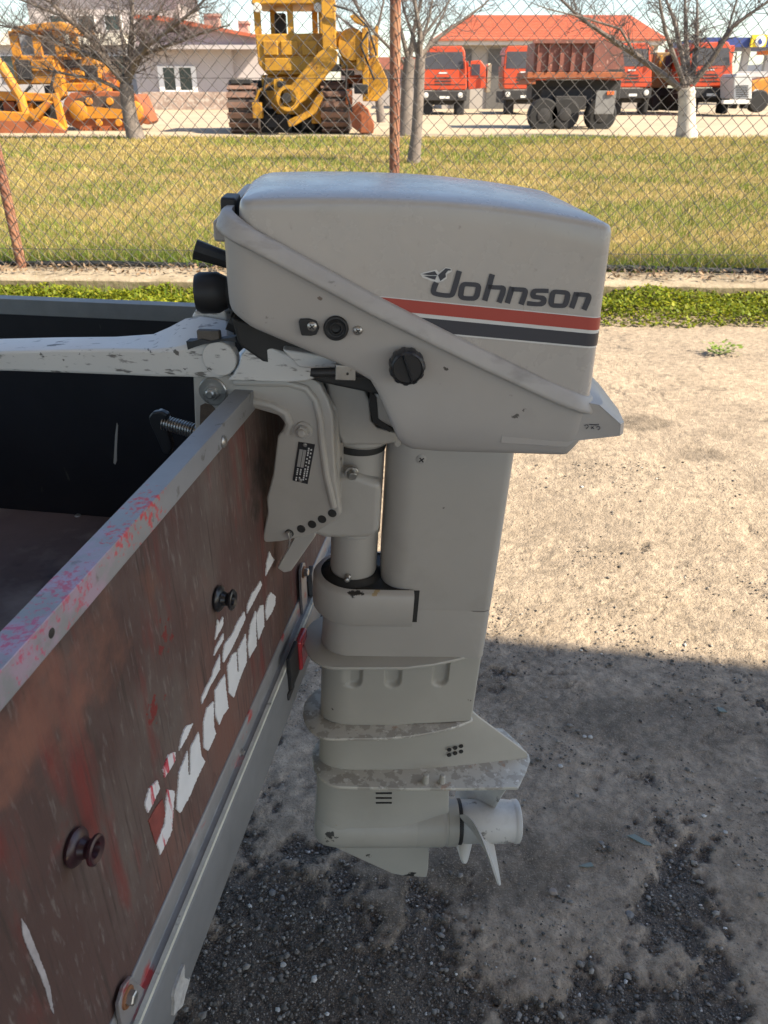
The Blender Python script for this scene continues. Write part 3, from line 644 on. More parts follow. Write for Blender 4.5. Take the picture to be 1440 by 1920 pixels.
# ---- mid section with three slot recesses
def slot(x, z):
    d = 0.
    for cx_ in (.022, .079, .149):
        r_ = .0125; zt, zb_ = -.352, -.4045
        dz = 0 if zb_ <= z else zb_ - z
        dist = math.hypot(x - cx_, dz) if dz > 0 else abs(x - cx_)
        d = max(d, min(1, max(0, (r_ - dist) / .004)))
    return d
base = rrect(-.0255, .2065, .0345, .042, .004, 10, m=150)
rings = []
for z in np.concatenate([[-.350, -.354], np.arange(-.358, -.425, -.002), np.arange(-.43, -.50, -.012)]):
    ring = []
    for x, y in base:
        fl = (1 if x < .04 else 1 - .30 * ((x - .04) / .17) ** 2) * (1 - .12 * (-.35 - z) / .14)
        yy_ = y * fl
        if abs(y) > .015 and x > -.015: yy_ -= math.copysign(slot(x, z) * .0085, y)
        ring.append((x, yy_, float(z)))
    rings.append(ring)
b = MB(); b.loft(rings[::-1]); b.build('mid_housing', m_lower, mo, ang=60)

# ---- splash plates
def plate(name, pts, z, th, m, dome=.0):
    """pts: half outline (x, half width) from the bow tip to the stern."""
    pts = [(x, w) for x, w in pts]; full = [(x, -w) for x, w in pts] + [(x, w) for x, w in pts[::-1] if w > 1e-4]
    cx_ = .09
    def ringat(k, zz): return [(cx_ + (x - cx_) * k, y * k, zz) for x, y in full]
    bb = MB(); bb.loft([ringat(.985, z - th), ringat(1., z - th * .75), ringat(1., z - th * .25), ringat(.985, z), ringat(.85, z + dome * .4), ringat(.70, z + dome)]); return bb.build(name, m, mo, ang=40)
def tip(x0, w, xs): # rounded bow then given stern points
    return [(x0 + .5 * w * 1.5 * (1 - math.cos(a)), w * math.sin(a)) for a in np.linspace(0, math.pi / 2, 12)] + xs
plate('upper_splash_plate', tip(-.052, .064, [(.09, .0625), (.13, .055), (.17, .042), (.207, .026)]), -.3535, .005, m_lower, .0)
plate('lower_splash_plate', tip(-.052, .0585, [(.07, .057), (.11, .052), (.15, .043), (.18, .033), (.209, .018)]), -.4925, .005, m_plate, .0)
plate('cavitation_plate', tip(-.037, .062, [(.10, .0655), (.20, .0655), (.284, .064), (.304, .031), (.316, .006), (.316, .0)]), -.5885, .0060, m_plate, .0)
# ---- neck between the plates with its stern fin
b = MB(); rings = []
nb = lambda x1, hw, z, x0=-.026: [(x, y * (1 if x < .08 else max(.08, 1 - ((x - .08) / (x1 - .08)) ** 1.6 * .92)), z) for x, y in rrect(x0, x1, hw, .05, .002, 8, m=30)]
b.loft([nb(.209, .030, -.489), nb(.222, .0285, -.503), nb(.250, .026, -.527), nb(.290, .025, -.562), nb(.310, .0255, -.580), nb(.313, .028, -.5895)][::-1]); neck = b.build('neck', m_lower, mo, ang=50)
b = MB()
for k in range(3):
    for j_ in range(2):
        v = MF.Y(842 + k * 11.5, 1404 + j_ * 10 - k * .8, -.02); b.lathe([(.0036, 0), (.0036, .0014)], (v.x, -.0185 + (.0028 * (k - 1)), v.z), (0.12, -1, 0), 12)
b.build('water_holes', m_dark, neck)
for px_, py_ in ((798, 1463), (829, 1463)):
    v = MF.Z(px_, py_, -.5835); b = MB(); b.lathe([(.0058, -.004), (.0050, .001), (.0046, .004), (.0046, .010), (.003, .0115)], v, (0, 0, 1), 10); b.build('plate_bolt', m_lower, mo)
# ---- gearcase: strut and bullet
b = MB(); ax_z = -.742
st = lambda hw, z, x0=-.029, x1=.19: [(x, y * (1 if x < .09 else 1 - ((x - .09) / (x1 - .09)) ** 2 * .55), z) for x, y in rrect(x0, x1, hw, .045, .006, 8, m=16)]
b.loft([st(.026, -.592), st(.0245, -.63), st(.0245, -.665), st(.026, -.69, -.030, .192), st(.030, -.708, -.0305, .194), st(.0345, -.722, -.0305, .194)][::-1]); b.lathe([(.012, -.0012), (.022, .001), (.030, .006), (.036, .016), (.0395, .032), (.041, .055), (.0415, .10), (.0412, .17)], (-.0305, 0, ax_z), (1, 0, 0), 40); gc = b.build('gearcase', m_lower, mo, ang=60)
b = MB(); b.lathe([(.02, .0), (.0395, .0), (.0412, .006), (.0412, .046), (.041, .058), (.0395, .0605), (.0395, .064), (.0405, .0655), (.0402, .082), (.036, .0835), (.02, .084)], (.128, 0, ax_z), (1, 0, 0), 40); b.build('bearing_carrier', m_lower, mo, ang=30)
b = MB(); b.lathe([(.0375, .0), (.0375, .006)], (.2115, 0, ax_z), (1, 0, 0), 36); b.build('carrier_gap', m_dark, mo)
b = MB()
for k in range(3):
    v = MF.Y(730, 1487 + k * 9, -.025); b.box((v.x - .022, -.0262, v.z - .0012), (v.x + .004, -.0225, v.z + .0012))
b.build('water_intake', m_dark, gc)
b = MB(); b.box((.095, -.012, -.640), (.165, .012, -.596)); b.build('trim_tab', m_lower, mo, bevel=.004)
# skeg
b = MB(); rings = []
for y, kx in ((-.0045, 1.), (0, 1.012), (.0045, 1.)):
    rings.append([(x, y, z) for x, z in ((-.002, -.775), (.002, -.800), (.05, -.833), (.108, -.872), (.125, -.878), (.171, -.884), (.172, -.86), (.168, -.775))])
b.loft(rings); b.build('skeg', m_lower, mo, bevel=.0025)
# ---- propeller
pr = MB(); pr.lathe([(.02, 0), (.0345, .0), (.0360, .006), (.0362, .075), (.0345, .090), (.0350, .092), (.0362, .0935), (.0362, .1005), (.034, .102), (.030, .101), (.028, .06)], (.2165, 0, ax_z), (1, 0, 0), 40); prop = pr.build('propeller', mat('prop_paint', (.50, .49, .46), .42, var=.08, vscale=12, layers=((16, .56, .75, (.36, .35, .32)), (28, .63, .67, (.17, .16, .15)))), mo, ang=40)
m_blade = MATS['prop_paint']
for kb in range(3):
    th0 = R(-199) + kb * R(120)          # angle in the y-z plane; first blade reaches toward the viewer and down
    nr, nc = 12, 24; top, bot = [], []
    for i in range(nr + 1):
        fr = i / nr
        for j in range(nc + 1):
            s = j / nc * 2 - 1
            rm = .034 + .071 * max(0., min(1., (1 + s) / .75)) ** .55 - .008 * max(0., s - .5) / .5
            r_ = .028 + (rm - .028) * fr; th = th0 + .92 * s + .10 * fr
            x = .238 + .034 * s + .010 * fr + .004 * (1 - s * s) * fr
            tk = .0024 * (1 - abs(s) ** 2.5) * (1 - .65 * fr) + .0008
            y, z = math.cos(th) * r_, ax_z + math.sin(th) * r_
            top.append((x + tk, y, z)); bot.append((x - tk, y, z))
    n_ = len(top); b = MB(); fs = []
    W_ = nc + 1
    for i in range(nr):
        for j in range(nc):
            a = i * W_ + j; fs += [(a, a + 1, a + W_ + 1, a + W_), (n_ + a, n_ + a + W_, n_ + a + W_ + 1, n_ + a + 1)]
    for j in range(nc): a = nr * W_ + j; fs.append((a, a + 1, n_ + a + 1, n_ + a))
    for i in range(nr):
        a = i * W_; fs.append((a, a + W_, n_ + a + W_, n_ + a)); a = i * W_ + nc; fs.append((a, n_ + a, n_ + a + W_, a + W_))
    b.add(top + bot, fs); b.build('blade', m_blade, prop, ang=60)
# ---- clamp brackets, swivel and steering gear (square to the tailgate, so measured in the trailer's frame)
def tp(pts, y): return [(TF.Y(a, c, y).x, TF.Y(a, c, y).z) for a, c in pts]
CB = [(361, 702), (576, 702), (600, 722), (615, 750), (624, 777), (626, 835), (629, 900), (637, 948), (639, 966), (628, 978), (587, 1003), (525, 1016), (497, 1018), (491, 1010), (501, 960), (499, 936), (511, 890), (520, 819), (533, 801), (532, 792), (522, 780), (506, 775), (468, 764), (442, 757), (426, 760), (409, 780), (388, 802), (366, 830)]
YB = -.095
cbp = tp(CB, YB)
holes_px = [(680/4.1735 + 460, 762/4.1735 + 780), (600/4.1735 + 460, 808/4.1735 + 780), (522/4.1735 + 460, 848/4.1735 + 780), (437/4.1735 + 460, 884/4.1735 + 780), (345/4.1735 + 460, 918/4.1735 + 780)]
for side_, nm in ((YB, 'clamp_bracket'), (.083, 'clamp_bracket')):
    b = MB(); b.prism(cbp, side_, side_ + .012); b.xf(T2M); cb = b.build(nm, m_leg, mo, bevel=.003, seg=3)
    # raised rib round the outer curve of the arm
    rib = tp([(440, 716), (540, 718), (575, 728), (592, 750), (601, 785), (604, 830), (612, 890), (626, 950)], YB)
    b = MB(); b.tube([(x, side_ - .0005 if side_ < 0 else side_ + .0125, z) for x, z in rib], .0042, 10); b.xf(T2M); b.build('rib', m_leg, cb)
    if side_ > 0: continue
    rib = tp([(437, 752), (470, 752), (512, 762), (535, 775), (543, 795), (537, 812)], YB)
    b = MB(); b.tube([(x, side_ + .002, z) for x, z in rib], .0060, 10); b.xf(T2M); b.build('rib', m_leg, cb)
    b = MB()
    for q in holes_px:
        v = TF.Y(q[0], q[1], YB - .0004); b.lathe([(.0054, 0), (.0050, .0006)], v, (0, -1, 0), 18)
    b.xf(T2M); b.build('tilt_holes', m_dark, cb)
    # nuts
    for q, r1, r2 in (((400, 733), .0165, .0075), ((570, 806), .0105, .0062)):
        v = TF.Y(q[0], q[1], YB); b = MB(); b.lathe([(r1, -.001), (r1, .002), (r1 * .93, .003)], v, (0, -1, 0), 26); b.lathe([(r2 * 1.2, .003), (r2 * 1.2, .008), (r2 * 1.1, .009)], v, (0, -1, 0), 6); b.lathe([(r2 * .72, .008), (r2 * .72, .0125), (r2 * .5, .0135)], v, (0, -1, 0), 16)
        b.xf(T2M); b.build('pivot_nut', m_leg if r1 < .015 else m_steel, cb, ang=30)
    b = MB(); b.prism(tp([(376, 760), (384, 756), (396, 758), (405, 768), (404, 782), (392, 797), (382, 806), (375, 802)], YB), YB, YB - .0008); b.xf(T2M); b.build('casting_pocket', mat('rusty_pocket', (.10, .07, .05), .8, var=.4, vscale=90), cb)
    # serial plate
    pl = [(560, 828), (591, 833), (577, 907), (549, 900)]
    b = MB(); b.prism(tp(pl, YB), YB, YB - .0012); b.xf(T2M); sp_ = b.build('serial_plate', mat('plate_black', (.02, .02, .022), .4, var=.1), cb)
    def pl_pt(u, w, out=.0016):
        a = Vector(pl[0]).lerp(Vector(pl[1]), u); c = Vector(pl[3]).lerp(Vector(pl[2]), u); q = a.lerp(c, w); v = TF.Y(q.x, q.y, YB); return (v.x, YB - out, v.z)
    b = MB()
    for u0, u1 in ((.14, .34), (.37, .56)):
        b.quad([pl_pt(u0, .17), pl_pt(u0, .62), pl_pt(u1, .62), pl_pt(u1, .17)])
    b.xf(T2M); b.build('stamped_field', mat('plate_silver', (.42, .41, .39), .4, metal=.5, var=.1), sp_)
    b = MB(); rr = random.Random(3)
    for col_, w0, w1 in ((.18, .66, .94), (.38, .66, .94), (.64, .1, .92), (.80, .12, .9)):
        w = w0
        while w < w1:
            dw = rr.uniform(.025, .05); b.quad([pl_pt(col_, w), pl_pt(col_, w + dw), pl_pt(col_ + .09, w + dw), pl_pt(col_ + .09, w)]); w += dw + (.014 if rr.random() < .75 else .05)
    b.xf(T2M); b.build('small_print', m_white, sp_)
    for u, w in ((.42, .05), (.5, .95)):
        v = Vector(pl_pt(u, w, .0012)); b = MB(); b.lathe([(.0026, 0), (.002, .001), (.0005, .0014)], v, (0, -1, 0), 10); b.xf(T2M); b.build('rivet', m_steel, sp_)
# tilt tube across the two brackets, swivel body between them
v = TF.Y(400, 733, YB); b = MB(); b.tube([(v.x, -.09, v.z), (v.x, .09, v.z)], .012, 16); b.xf(T2M); b.build('tilt_tube', m_steel, mo)
b = MB(); b.prism(tp([(425, 722), (600, 712), (640, 760), (640, 830), (640, 940), (612, 900), (590, 800), (560, 752), (470, 748)], -.05), -.062, .062); b.xf(T2M); b.build('swivel_body', m_leg, mo, bevel=.006)
# swivel bracket on the steering axis (motor frame)
PXc = .0155
b = MB(); b.lathe([(.030, -.040), (.0335, -.040), (.0335, -.165), (.0318, -.167), (.0318, -.226), (.030, -.232), (.026, -.234)], (PXc, 0, 0), (0, 0, 1), 40); b.build('swivel_tube', m_leg, mo, ang=40)
b = MB(); b.prism(mpoly([(560, 985), (610, 1003), (690, 1003), (712, 992), (716, 900), (636, 870), (600, 930)], -.03), -.042, .042); b.build('swivel_flange', m_leg, mo, bevel=.010, seg=3)
b = MB(); b.lathe([(.036, -.018), (.0375, -.022), (.0375, -.033), (.034, -.037)], (PXc + .002, 0, 0), (0, 0, 1), 40); b.build('swivel_collar', m_leg, mo, ang=30)
b = MB(); b.lathe([(.0345, -.0365), (.0350, -.040), (.0345, -.0455)], (PXc, 0, 0), (0, 0, 1), 40); b.build('grease_band', m_dark, mo)
b = MB(); b.lathe([(.0325, -.229), (.040, -.236), (.0465, -.240), (.05, -.2425)], (PXc, 0, 0), (0, 0, 1), 40, caps=False); b.build('grease_ring', m_dark, mo)
v = MF.Y(659, 886, -.045); b = MB(); b.lathe([(.0085, -.003), (.0085, .001), (.0075, .002)], v, (0, -1, 0), 20); b.lathe([(.0058, .001), (.0058, .008), (.005, .009)], v, (.15, -1, -.25), 14); b.build('friction_screw', m_steel, mo)
v = MF.Y(652, 1081, -.031); b = MB(); b.lathe([(.0052, -.004), (.0048, .003), (.0030, .005), (.0030, .0065), (.0042, .0085), (.003, .011), (.001, .0118)], v, (-.1, -1, .05), 16); b.build('grease_nipple', m_steel, mo)
# steering yoke: the arched casting from the swivel up to the powerhead
yk = mpoly([(606, 705), (664, 708), (684, 724), (694, 748), (697, 785), (708, 800), (735, 806), (749, 812), (749, 830), (718, 834), (640, 834), (629, 812), (624, 765), (612, 735)], -.045)
b = MB(); rings = []
for y, k in ((-.052, .90), (-.046, .97), (-.034, 1.), (.034, 1.), (.046, .97), (.052, .90)):
    cx_ = sum(p[0] for p in yk) / len(yk); cz_ = sum(p[1] for p in yk) / len(yk); rings.append([(cx_ + (x - cx_) * k, y, cz_ + (z - cz_) * k) for x, z in yk])
b.loft(rings); b.build('steering_yoke', m_leg, mo, ang=40, bevel=.003)
b = MB(); b.prism(mpoly([(697, 740), (720, 715), (765, 740), (768, 800), (752, 812), (735, 800), (705, 788)], -.05), -.056, .056); b.build('upper_mount', m_leg, mo, bevel=.009, seg=3)
b = MB(); b.prism(mpoly([(694, 735), (706, 745), (709, 785), (738, 806), (730, 810), (700, 792), (692, 760)], -.056), -.0566, .05); b.build('mount_rubber', m_dark, mo)
b = MB(); b.prism(mpoly([(740, 806), (752, 808), (752, 836), (744, 840), (738, 834)], -.05), -.05, -.040); b.build('mount_clip', m_leg, mo, bevel=.002)
# dark powerhead cradle seen in the gap under the pan
b = MB(); b.prism(mpoly([(436, 588), (600, 640), (720, 690), (790, 700), (790, 740), (740, 740), (610, 712), (520, 690), (450, 640)], -.07), -.085, .085); b.build('powerhead_cradle', m_dark, mo, bevel=.004)
b = MB(); b.prism(mpoly([(528, 655), (640, 672), (700, 690), (690, 700), (560, 690)], -.10), -.100, -.07); b.build('cradle_arm', m_tiller, mo, bevel=.003)

# ---- steering bracket and tiller
b = MB(); sbp = tp([(426, 712), (437, 702), (448, 684), (453, 664), (464, 650), (482, 646), (512, 650), (560, 672), (596, 692), (604, 704), (580, 713), (540, 716)], -.105)
rings = []
for y, k in ((-.108, .955), (-.104, 1.), (-.06, 1.), (-.045, .97)):
    cx_, cz_ = sbp[4][0], sbp[10][1]; rings.append([(cx_ + (x - cx_) * k, y, cz_ + (z - cz_) * k) for x, z in sbp])
b.loft(rings); b.xf(T2M); b.build('steering_bracket', m_tiller, mo, bevel=.002)
# arm: box section lofted along its length; (px, top far, top near, bottom)
secs = [(-330, 640, 672, 700), (-120, 638, 664, 696), (0, 634, 658, 696), (120, 631, 655, 700), (220, 630, 654, 704), (290, 625, 656, 707), (320, 612, 655, 707), (350, 596, 650, 708), (378, 592, 646, 709), (405, 596, 645, 709), (425, 600, 648, 703), (437, 606, 660, 688)]
rings = []
for px_, tf, tn, bt in secs:
    a, c, e = TF.Y(px_, tn, -.100), TF.Y(px_, bt, -.100), TF.Y(px_, tf, -.050); x_ = a.x
    h_ = a.z - c.z; r_ = min(.0032, h_ * .2); xf_ = e.x
    ring = [(x_, -.100 + r_, c.z), (x_, -.100 + r_ * .3, c.z + r_ * .3), (x_, -.100, c.z + r_), (x_, -.100, a.z - r_), (x_, -.100 + r_ * .35, a.z - r_ * .3), (x_, -.100 + r_, a.z + (e.z - a.z) * .1), (xf_, -.050 - r_, e.z), (xf_, -.050, e.z - r_), (xf_, -.050, c.z + r_), (xf_, -.050 - r_, c.z)]
    rings.append(ring)
b = MB(); b.loft(rings); b.xf(T2M); til = b.build('tiller_arm', m_tiller, mo, ang=22)
v = TF.Y(412, 672, -.101); b = MB(); b.lathe([(.0195, -.010), (.0195, .001), (.0185, .0025), (.004, .003)], v, (0, -1, 0), 32); b.xf(T2M); b.build('hinge_cheek', m_tiller, til, ang=30)
b = MB(); p_ = [(349, 640), (360, 640), (378, 636), (394, 640), (410, 637), (426, 634), (440, 633)]
q_ = [(352, 656), (368, 650), (385, 645), (400, 643), (416, 640), (430, 640), (444, 642)]
V1 = [TF.Y(a, c, -.1035) for a, c in p_]; V2 = [TF.Y(a, c, -.1045) for a, c in q_]
b.add(V1 + V2 + [v_ + Vector((0, .012, 0)) for v_ in V1] , [(i, i + 1, i + 8, i + 7) for i in range(6)] + [(i + 14, i + 15, i + 1, i) for i in range(6)]); b.xf(T2M); b.build('rubber_strap', m_rub, til)
b = MB(); v = TF.Y(402, 622, -.083); b.box((v.x - .014, -.101, v.z - .008), (v.x + .012, -.092, v.z + .006)); b.xf(T2M); b.build('catch_plate', mat('brown_catch', (.10, .085, .07), .6, var=.3, vscale=60), til, bevel=.002)
b = MB(); b.prism(tp([(372, 586), (384, 566), (436, 572), (440, 592), (430, 598)], -.02), -.045, .045); b.xf(T2M); b.build('hinge_cover', m_tiller, mo, bevel=.003)
b = MB(); b.tube([(MY(430, 600, -.06)[0], -.06, MY(430, 600, -.06)[1]), (MY(455, 612, -.06)[0], -.06, MY(455, 612, -.06)[1]), (MY(470, 645, -.06)[0], -.06, MY(470, 645, -.06)[1])], .011, 10); b.build('control_cable', m_rub, mo)
# twist grip on the far end of the tiller, past the edge of the picture
g0_ = TF.Y(-330, 690, -.075); b = MB(); b.lathe([(.014, 0), (.017, .01), (.018, .10), (.016, .115), (.010, .12)], (g0_.x + .002, -.075, g0_.z - .002), (-1, 0, -.02), 20); b.xf(T2M); b.build('twist_grip', m_rub, til)
# ---- clamp screw with its folding handle, inside the trailer
c0, c1 = TF.Y(364, 808, -.06), TF.Y(300, 790, -.06)
b = MB(); dv = (c1 - c0); L_ = dv.length; d_ = dv.normalized(); prof = []
for k in range(0, int(L_ / .0034)):
    prof += [(.0072, k * .0034), (.0094, k * .0034 + .0009), (.0094, k * .0034 + .0018), (.0072, k * .0034 + .0026)]
b.lathe(prof, c0, d_, 18); b.lathe([(.0065, -.05), (.0065, .0)], c0, d_, 14); b.xf(T2M); csn = b.build('clamp_screw', m_steel, mo, ang=60)
b = MB(); b.prism(tp([(279, 782), (286, 772), (303, 770), (316, 778), (313, 790), (318, 815), (324, 838), (318, 852), (306, 850), (294, 820), (282, 795)], -.064), -.066, -.056); b.xf(T2M); b.build('clamp_handle', m_knob, csn, bevel=.0025)
b = MB(); b.prism(tp([(288, 774), (300, 768), (314, 774), (318, 784), (306, 788), (290, 786)], -.05), -.058, -.044); b.xf(T2M); b.build('handle_fork', m_steel, csn, bevel=.002)
# thrust rod end below the clamp bracket
b = MB(); b.prism(tp([(520, 1064), (556, 1000), (590, 990), (592, 1004), (546, 1070), (533, 1073)], -.07), -.072, -.052); b.xf(T2M); b.build('tilt_stop', m_leg, mo, bevel=.002)
v = TF.Y(542, 1000, YB); b = MB(); b.tube([(v.x, YB - .004, v.z), (v.x, .08, v.z)], .0045, 12); w_ = TF.Y(541, 1026, YB - .004); b.tube([(v.x, YB - .004, v.z + .003), (v.x + .002, YB - .005, v.z - .006), tuple(w_)], .0013, 6); b.xf(T2M); b.build('tilt_pin', m_steel, mo)

# ================================================================== THE TRAILER
tr = thing('box_trailer', 'weathered plywood box trailer with metal rails and black inside', 'trailer', TF.m)
m_alu = mat('galvanised', (.165, .167, .168), .55, metal=.15, var=.16, vscale=14, layers=((9, .55, .75, (.21, .21, .212)), (50, .62, .7, (.17, .165, .16))), bump=(40, .12, .002))
m_rail = mat('rail_metal', (.25, .252, .255), .45, metal=.2, var=.14, vscale=14, layers=((9, .55, .75, (.30, .30, .305)), (55, .63, .68, (.15, .145, .14))), bump=(40, .1, .002),
    spots=tuple((tuple(TF.Z(px_, py_, 1.053)), r_, sc_, th_, c_, .14) for px_, py_, r_, sc_, th_, c_ in ((30, 1190, .14, 26, .72, (.36, .27, .33)), (170, 1060, .14, 26, .72, (.36, .27, .33)), (285, 945, .10, 170, .80, (.52, .06, .07)), (240, 1000, .10, 170, .83, (.50, .07, .09)), (130, 1095, .14, 190, .84, (.46, .10, .15)), (40, 1190, .13, 190, .84, (.46, .10, .17)), (290, 975, .03, 150, .80, (.55, .06, .05)))))

m_ply = mat('weathered_ply', (.090, .053, .045), .78, var=.30, vscale=5, stretch=(1, 1, .5), layers=(
    (5, .47, .74, (.145, .118, .10), (1, 1.4, .8), 9.), (130, .57, .78, (.19, .165, .145), (1, 1.3, .30), 10.), (9, .55, .70, (.15, .034, .028), (1, 2., .5), 10.), (3.2, .52, .70, (.165, .078, .058), (1, 1, .8)), (90, .55, .72, (.052, .036, .03), (1, 2.5, .10), 10.), (6, .62, .74, (.060, .040, .032), (1, 2, .3))), bump=(60, .35, .004, (1, 3, .12)), spec=.3,
    spots=tuple((tuple(TF.X(px_, py_, -.136)), r_, sc_, th_, c_, .03 if sc_ > 80 else .28) for px_, py_, r_, sc_, th_, c_ in ((40, 1400, .12, 22, .64, (.19, .086, .06)), (120, 1290, .12, 22, .64, (.185, .084, .06)), (200, 1200, .10, 22, .68, (.17, .08, .055)), (280, 1110, .08, 22, .70, (.16, .075, .05)), (490, 880, .11, 30, .62, (.030, .021, .018)), (480, 960, .07, 40, .70, (.035, .024, .02)), (310, 1200, .09, 90, .86, (.15, .028, .024)), (290, 1330, .08, 90, .88, (.16, .028, .024)), (100, 1600, .10, 40, .84, (.14, .032, .028)), (300, 1620, .08, 60, .86, (.13, .03, .026)), (400, 1450, .06, 40, .84, (.028, .02, .018)))))
m_black = mat('black_film_ply', (.012, .012, .015), .5, var=.3, vscale=8, layers=((30, .70, .74, (.06, .055, .05), (1, 1, .3)),), spec=.35)
m_floor = mat('worn_floor', (.10, .072, .068), .75, var=.3, vscale=6, layers=((4, .48, .66, (.22, .19, .17)), (2.5, .52, .6, (.022, .022, .030))))
TX, YN, YF, ZR, ZB = -.134, -.98, .29, 1.053, .675
gate = MB(); gate.box((TX - .016, YN + .01, ZB - .01), (TX - .002, YF - .005, ZR - .004)); tg = gate.build('tailgate', m_ply, tr, smooth=False)
b = MB(); b.prism([(TX - .0215, ZR - .03), (TX - .0215, ZR), (TX + .0005, ZR), (TX + .0005, ZR - .0235), (TX - .0012, ZR - .0235), (TX - .0012, ZR - .0025), (TX - .0195, ZR - .0025), (TX - .0195, ZR - .03)], YN, YF, ax=1)
# prism along y keeps (x, z) in the outline
rail = b.build('top_rail', m_rail, tg, bevel=.0012)
for px_, py_ in ((418, 828),):
    v = TF.X(px_, py_, TX + .0006); b = MB(); b.lathe([(.0065, -.001), (.0063, .0015), (.0045, .003), (.001, .0036)], v, (1, 0, 0), 18); b.build('rivet', m_steel, rail)
v = TF.X(97, 1187, TX + .0006); b = MB(); b.lathe([(.0036, 0), (.0030, .0003)], v, (1, 0, 0), 16); b.build('rivet_hole', m_dark, rail)
b = MB(); b.prism([(TX - .018, ZB - .025), (TX - .018, ZB + .003), (TX - .0005, ZB + .003), (TX + .001, ZB), (TX + .001, ZB - .022), (TX + .008, ZB - .0225), (TX + .008, ZB - .026)], YN, YF, ax=1); brail = b.build('bottom_rail', mat('bottom_rail_metal', (.22, .215, .21), .5, metal=.2, var=.18, vscale=16, layers=((24, .60, .66, (.36, .05, .045), (1, .5, 1)), (9, .56, .72, (.32, .31, .30)))), tg, bevel=.001)
b = MB(); b.box((TX + .0078, YN, ZB - .0272), (TX + .0125, YF, ZB - .0215)); b.build('rail_lip', mat('lip_cream', (.50, .49, .42), .6, var=.2, vscale=40, layers=((40, .62, .68, (.2, .19, .16)),)), tg)
for q in ((452, 1412), (588, 1118)):
    v = TF.X(q[0], q[1], TX + .0012); b = MB(); b.lathe([(.0060, 0), (.0058, .0012)], v, (1, 0, 0), 16); b.lathe([(.0036, .001), (.0036, .004), (.0025, .0045)], v, (1, 0, 0), 6); b.build('bolt', m_steel, brail)
# rope buttons
for (px_, py_), red in (((409, 1122), 0), ((141, 1588), 1)):
    v = TF.X(px_, py_, TX); b = MB(); b.lathe([(.0135, -.001), (.0142, .0015), (.0128, .0035), (.0085, .0055), (.0068, .0095), (.0078, .0125), (.0112, .0145), (.0112, .0165), (.0095, .0175), (.0060, .0160), (.0045, .0110), (.001, .0105)], v, (1, 0, 0), 30)
    o = b.build('rope_button', mat('button_black', (.012, .012, .014), .3, var=.2, vscale=40) if not red else mat('button_red_worn', (.03, .010, .014), .35, var=.2, vscale=30, layers=((30, .55, .7, (.13, .008, .02)), (60, .62, .7, (.20, .12, .07)))), tg)
    tag(o, 'worn dark red rope button' if red else 'black plastic rope button')
# peeling white lettering strips
c6 = lambda x, y: (360 + x / 4.175, 980 + y / 4.175)
c5 = lambda x, y: (x / 3.13, 1360 + y / 3.13)
PIECES = [(c6, [(195, 758), (207, 790), (236, 733), (236, 800), (175, 915)]), (c6, [(238, 865), (240, 912), (165, 1040), (175, 985)]),
 (c6, [(402, 693), (411, 750), (366, 850), (330, 930), (295, 1000), (240, 1095), (235, 1030), (250, 950), (310, 870), (345, 790)]), (c6, [(212, 1033), (211, 1150), (140, 1270), (70, 1420), (68, 1365), (105, 1285), (150, 1200), (165, 1140)]),
 (c6, [(600, 225), (612, 255), (638, 290), (605, 350), (572, 415), (580, 310)]), (c6, [(530, 455), (541, 490), (490, 590), (425, 712), (430, 640), (470, 540), (482, 532)]),
 (c6, [(610, 545), (648, 575), (644, 640), (620, 700), (580, 765), (568, 690), (585, 590)]), (c6, [(552, 645), (560, 810), (540, 850), (515, 915), (505, 850), (498, 720), (530, 650)]),
 (c6, [(495, 690), (492, 780), (500, 960), (470, 1010), (445, 1060), (432, 960), (450, 800)]), (c6, [(415, 868), (422, 1090), (380, 1190), (345, 1290), (320, 1370), (282, 1330), (272, 1120), (310, 1030), (340, 1012), (348, 1172), (360, 1165), (352, 1000)]),
 (c6, [(250, 1185), (258, 1300), (278, 1450), (235, 1510), (205, 1582), (175, 1500), (173, 1310)]), (c6, [(160, 1400), (165, 1600), (180, 1650), (150, 1720), (120, 1785), (85, 1760), (83, 1560), (110, 1450)]),
 (c5, [(1085, 5), (1128, -12), (1090, 70), (1045, 148), (1060, 65)]), (c5, [(1160, 40), (1175, 180), (1200, 212), (1150, 310), (1110, 410), (1052, 515), (1030, 490), (1045, 280), (1080, 190), (1095, 150), (1100, 290), (1112, 285), (1112, 130)]),
 (c5, [(1022, 155), (1022, 205), (985, 270), (962, 305), (950, 260), (985, 170)]), (c5, [(917, 320), (930, 370), (890, 460), (862, 515), (845, 468), (870, 370)]),
 (c5, [(975, 375), (1018, 385), (1002, 620), (965, 700), (935, 757), (915, 690), (960, 580), (968, 470)])]
rr = random.Random(5)
def torn(poly):
    out = []; n = len(poly)
    for i in range(n):
        a, c = poly[i], poly[(i + 1) % n]; L_ = math.hypot(c[0] - a[0], c[1] - a[1]); k = max(1, int(L_ / 7))
        for j in range(k): t = j / k; out.append((a[0] + (c[0] - a[0]) * t + rr.uniform(-2.4, 2.4), a[1] + (c[1] - a[1]) * t + rr.uniform(-2.4, 2.4)))
    return out
m_vinyl = mat('peeling_vinyl', (.66, .655, .645), .5, var=.06, vscale=40, layers=((45, .70, .74, (.25, .2, .17), (1, 2, .4)),))
m_vinyl_red = mat('peeling_vinyl_red', (.66, .64, .63), .5, var=.06, vscale=40, layers=((40, .55, .62, (.50, .05, .07), (1, 3, .5)),))
for k, (cv, poly) in enumerate(PIECES):
    P = [TF.X(*cv(*p), TX - .0020) for p in torn(poly)]
    b = MB(); b.prism([(v.y, v.z) for v in P], TX - .0021, TX - .0007, ax=0); b.build('vinyl_strip', m_vinyl_red if k >= 14 else m_vinyl, tg, smooth=False)
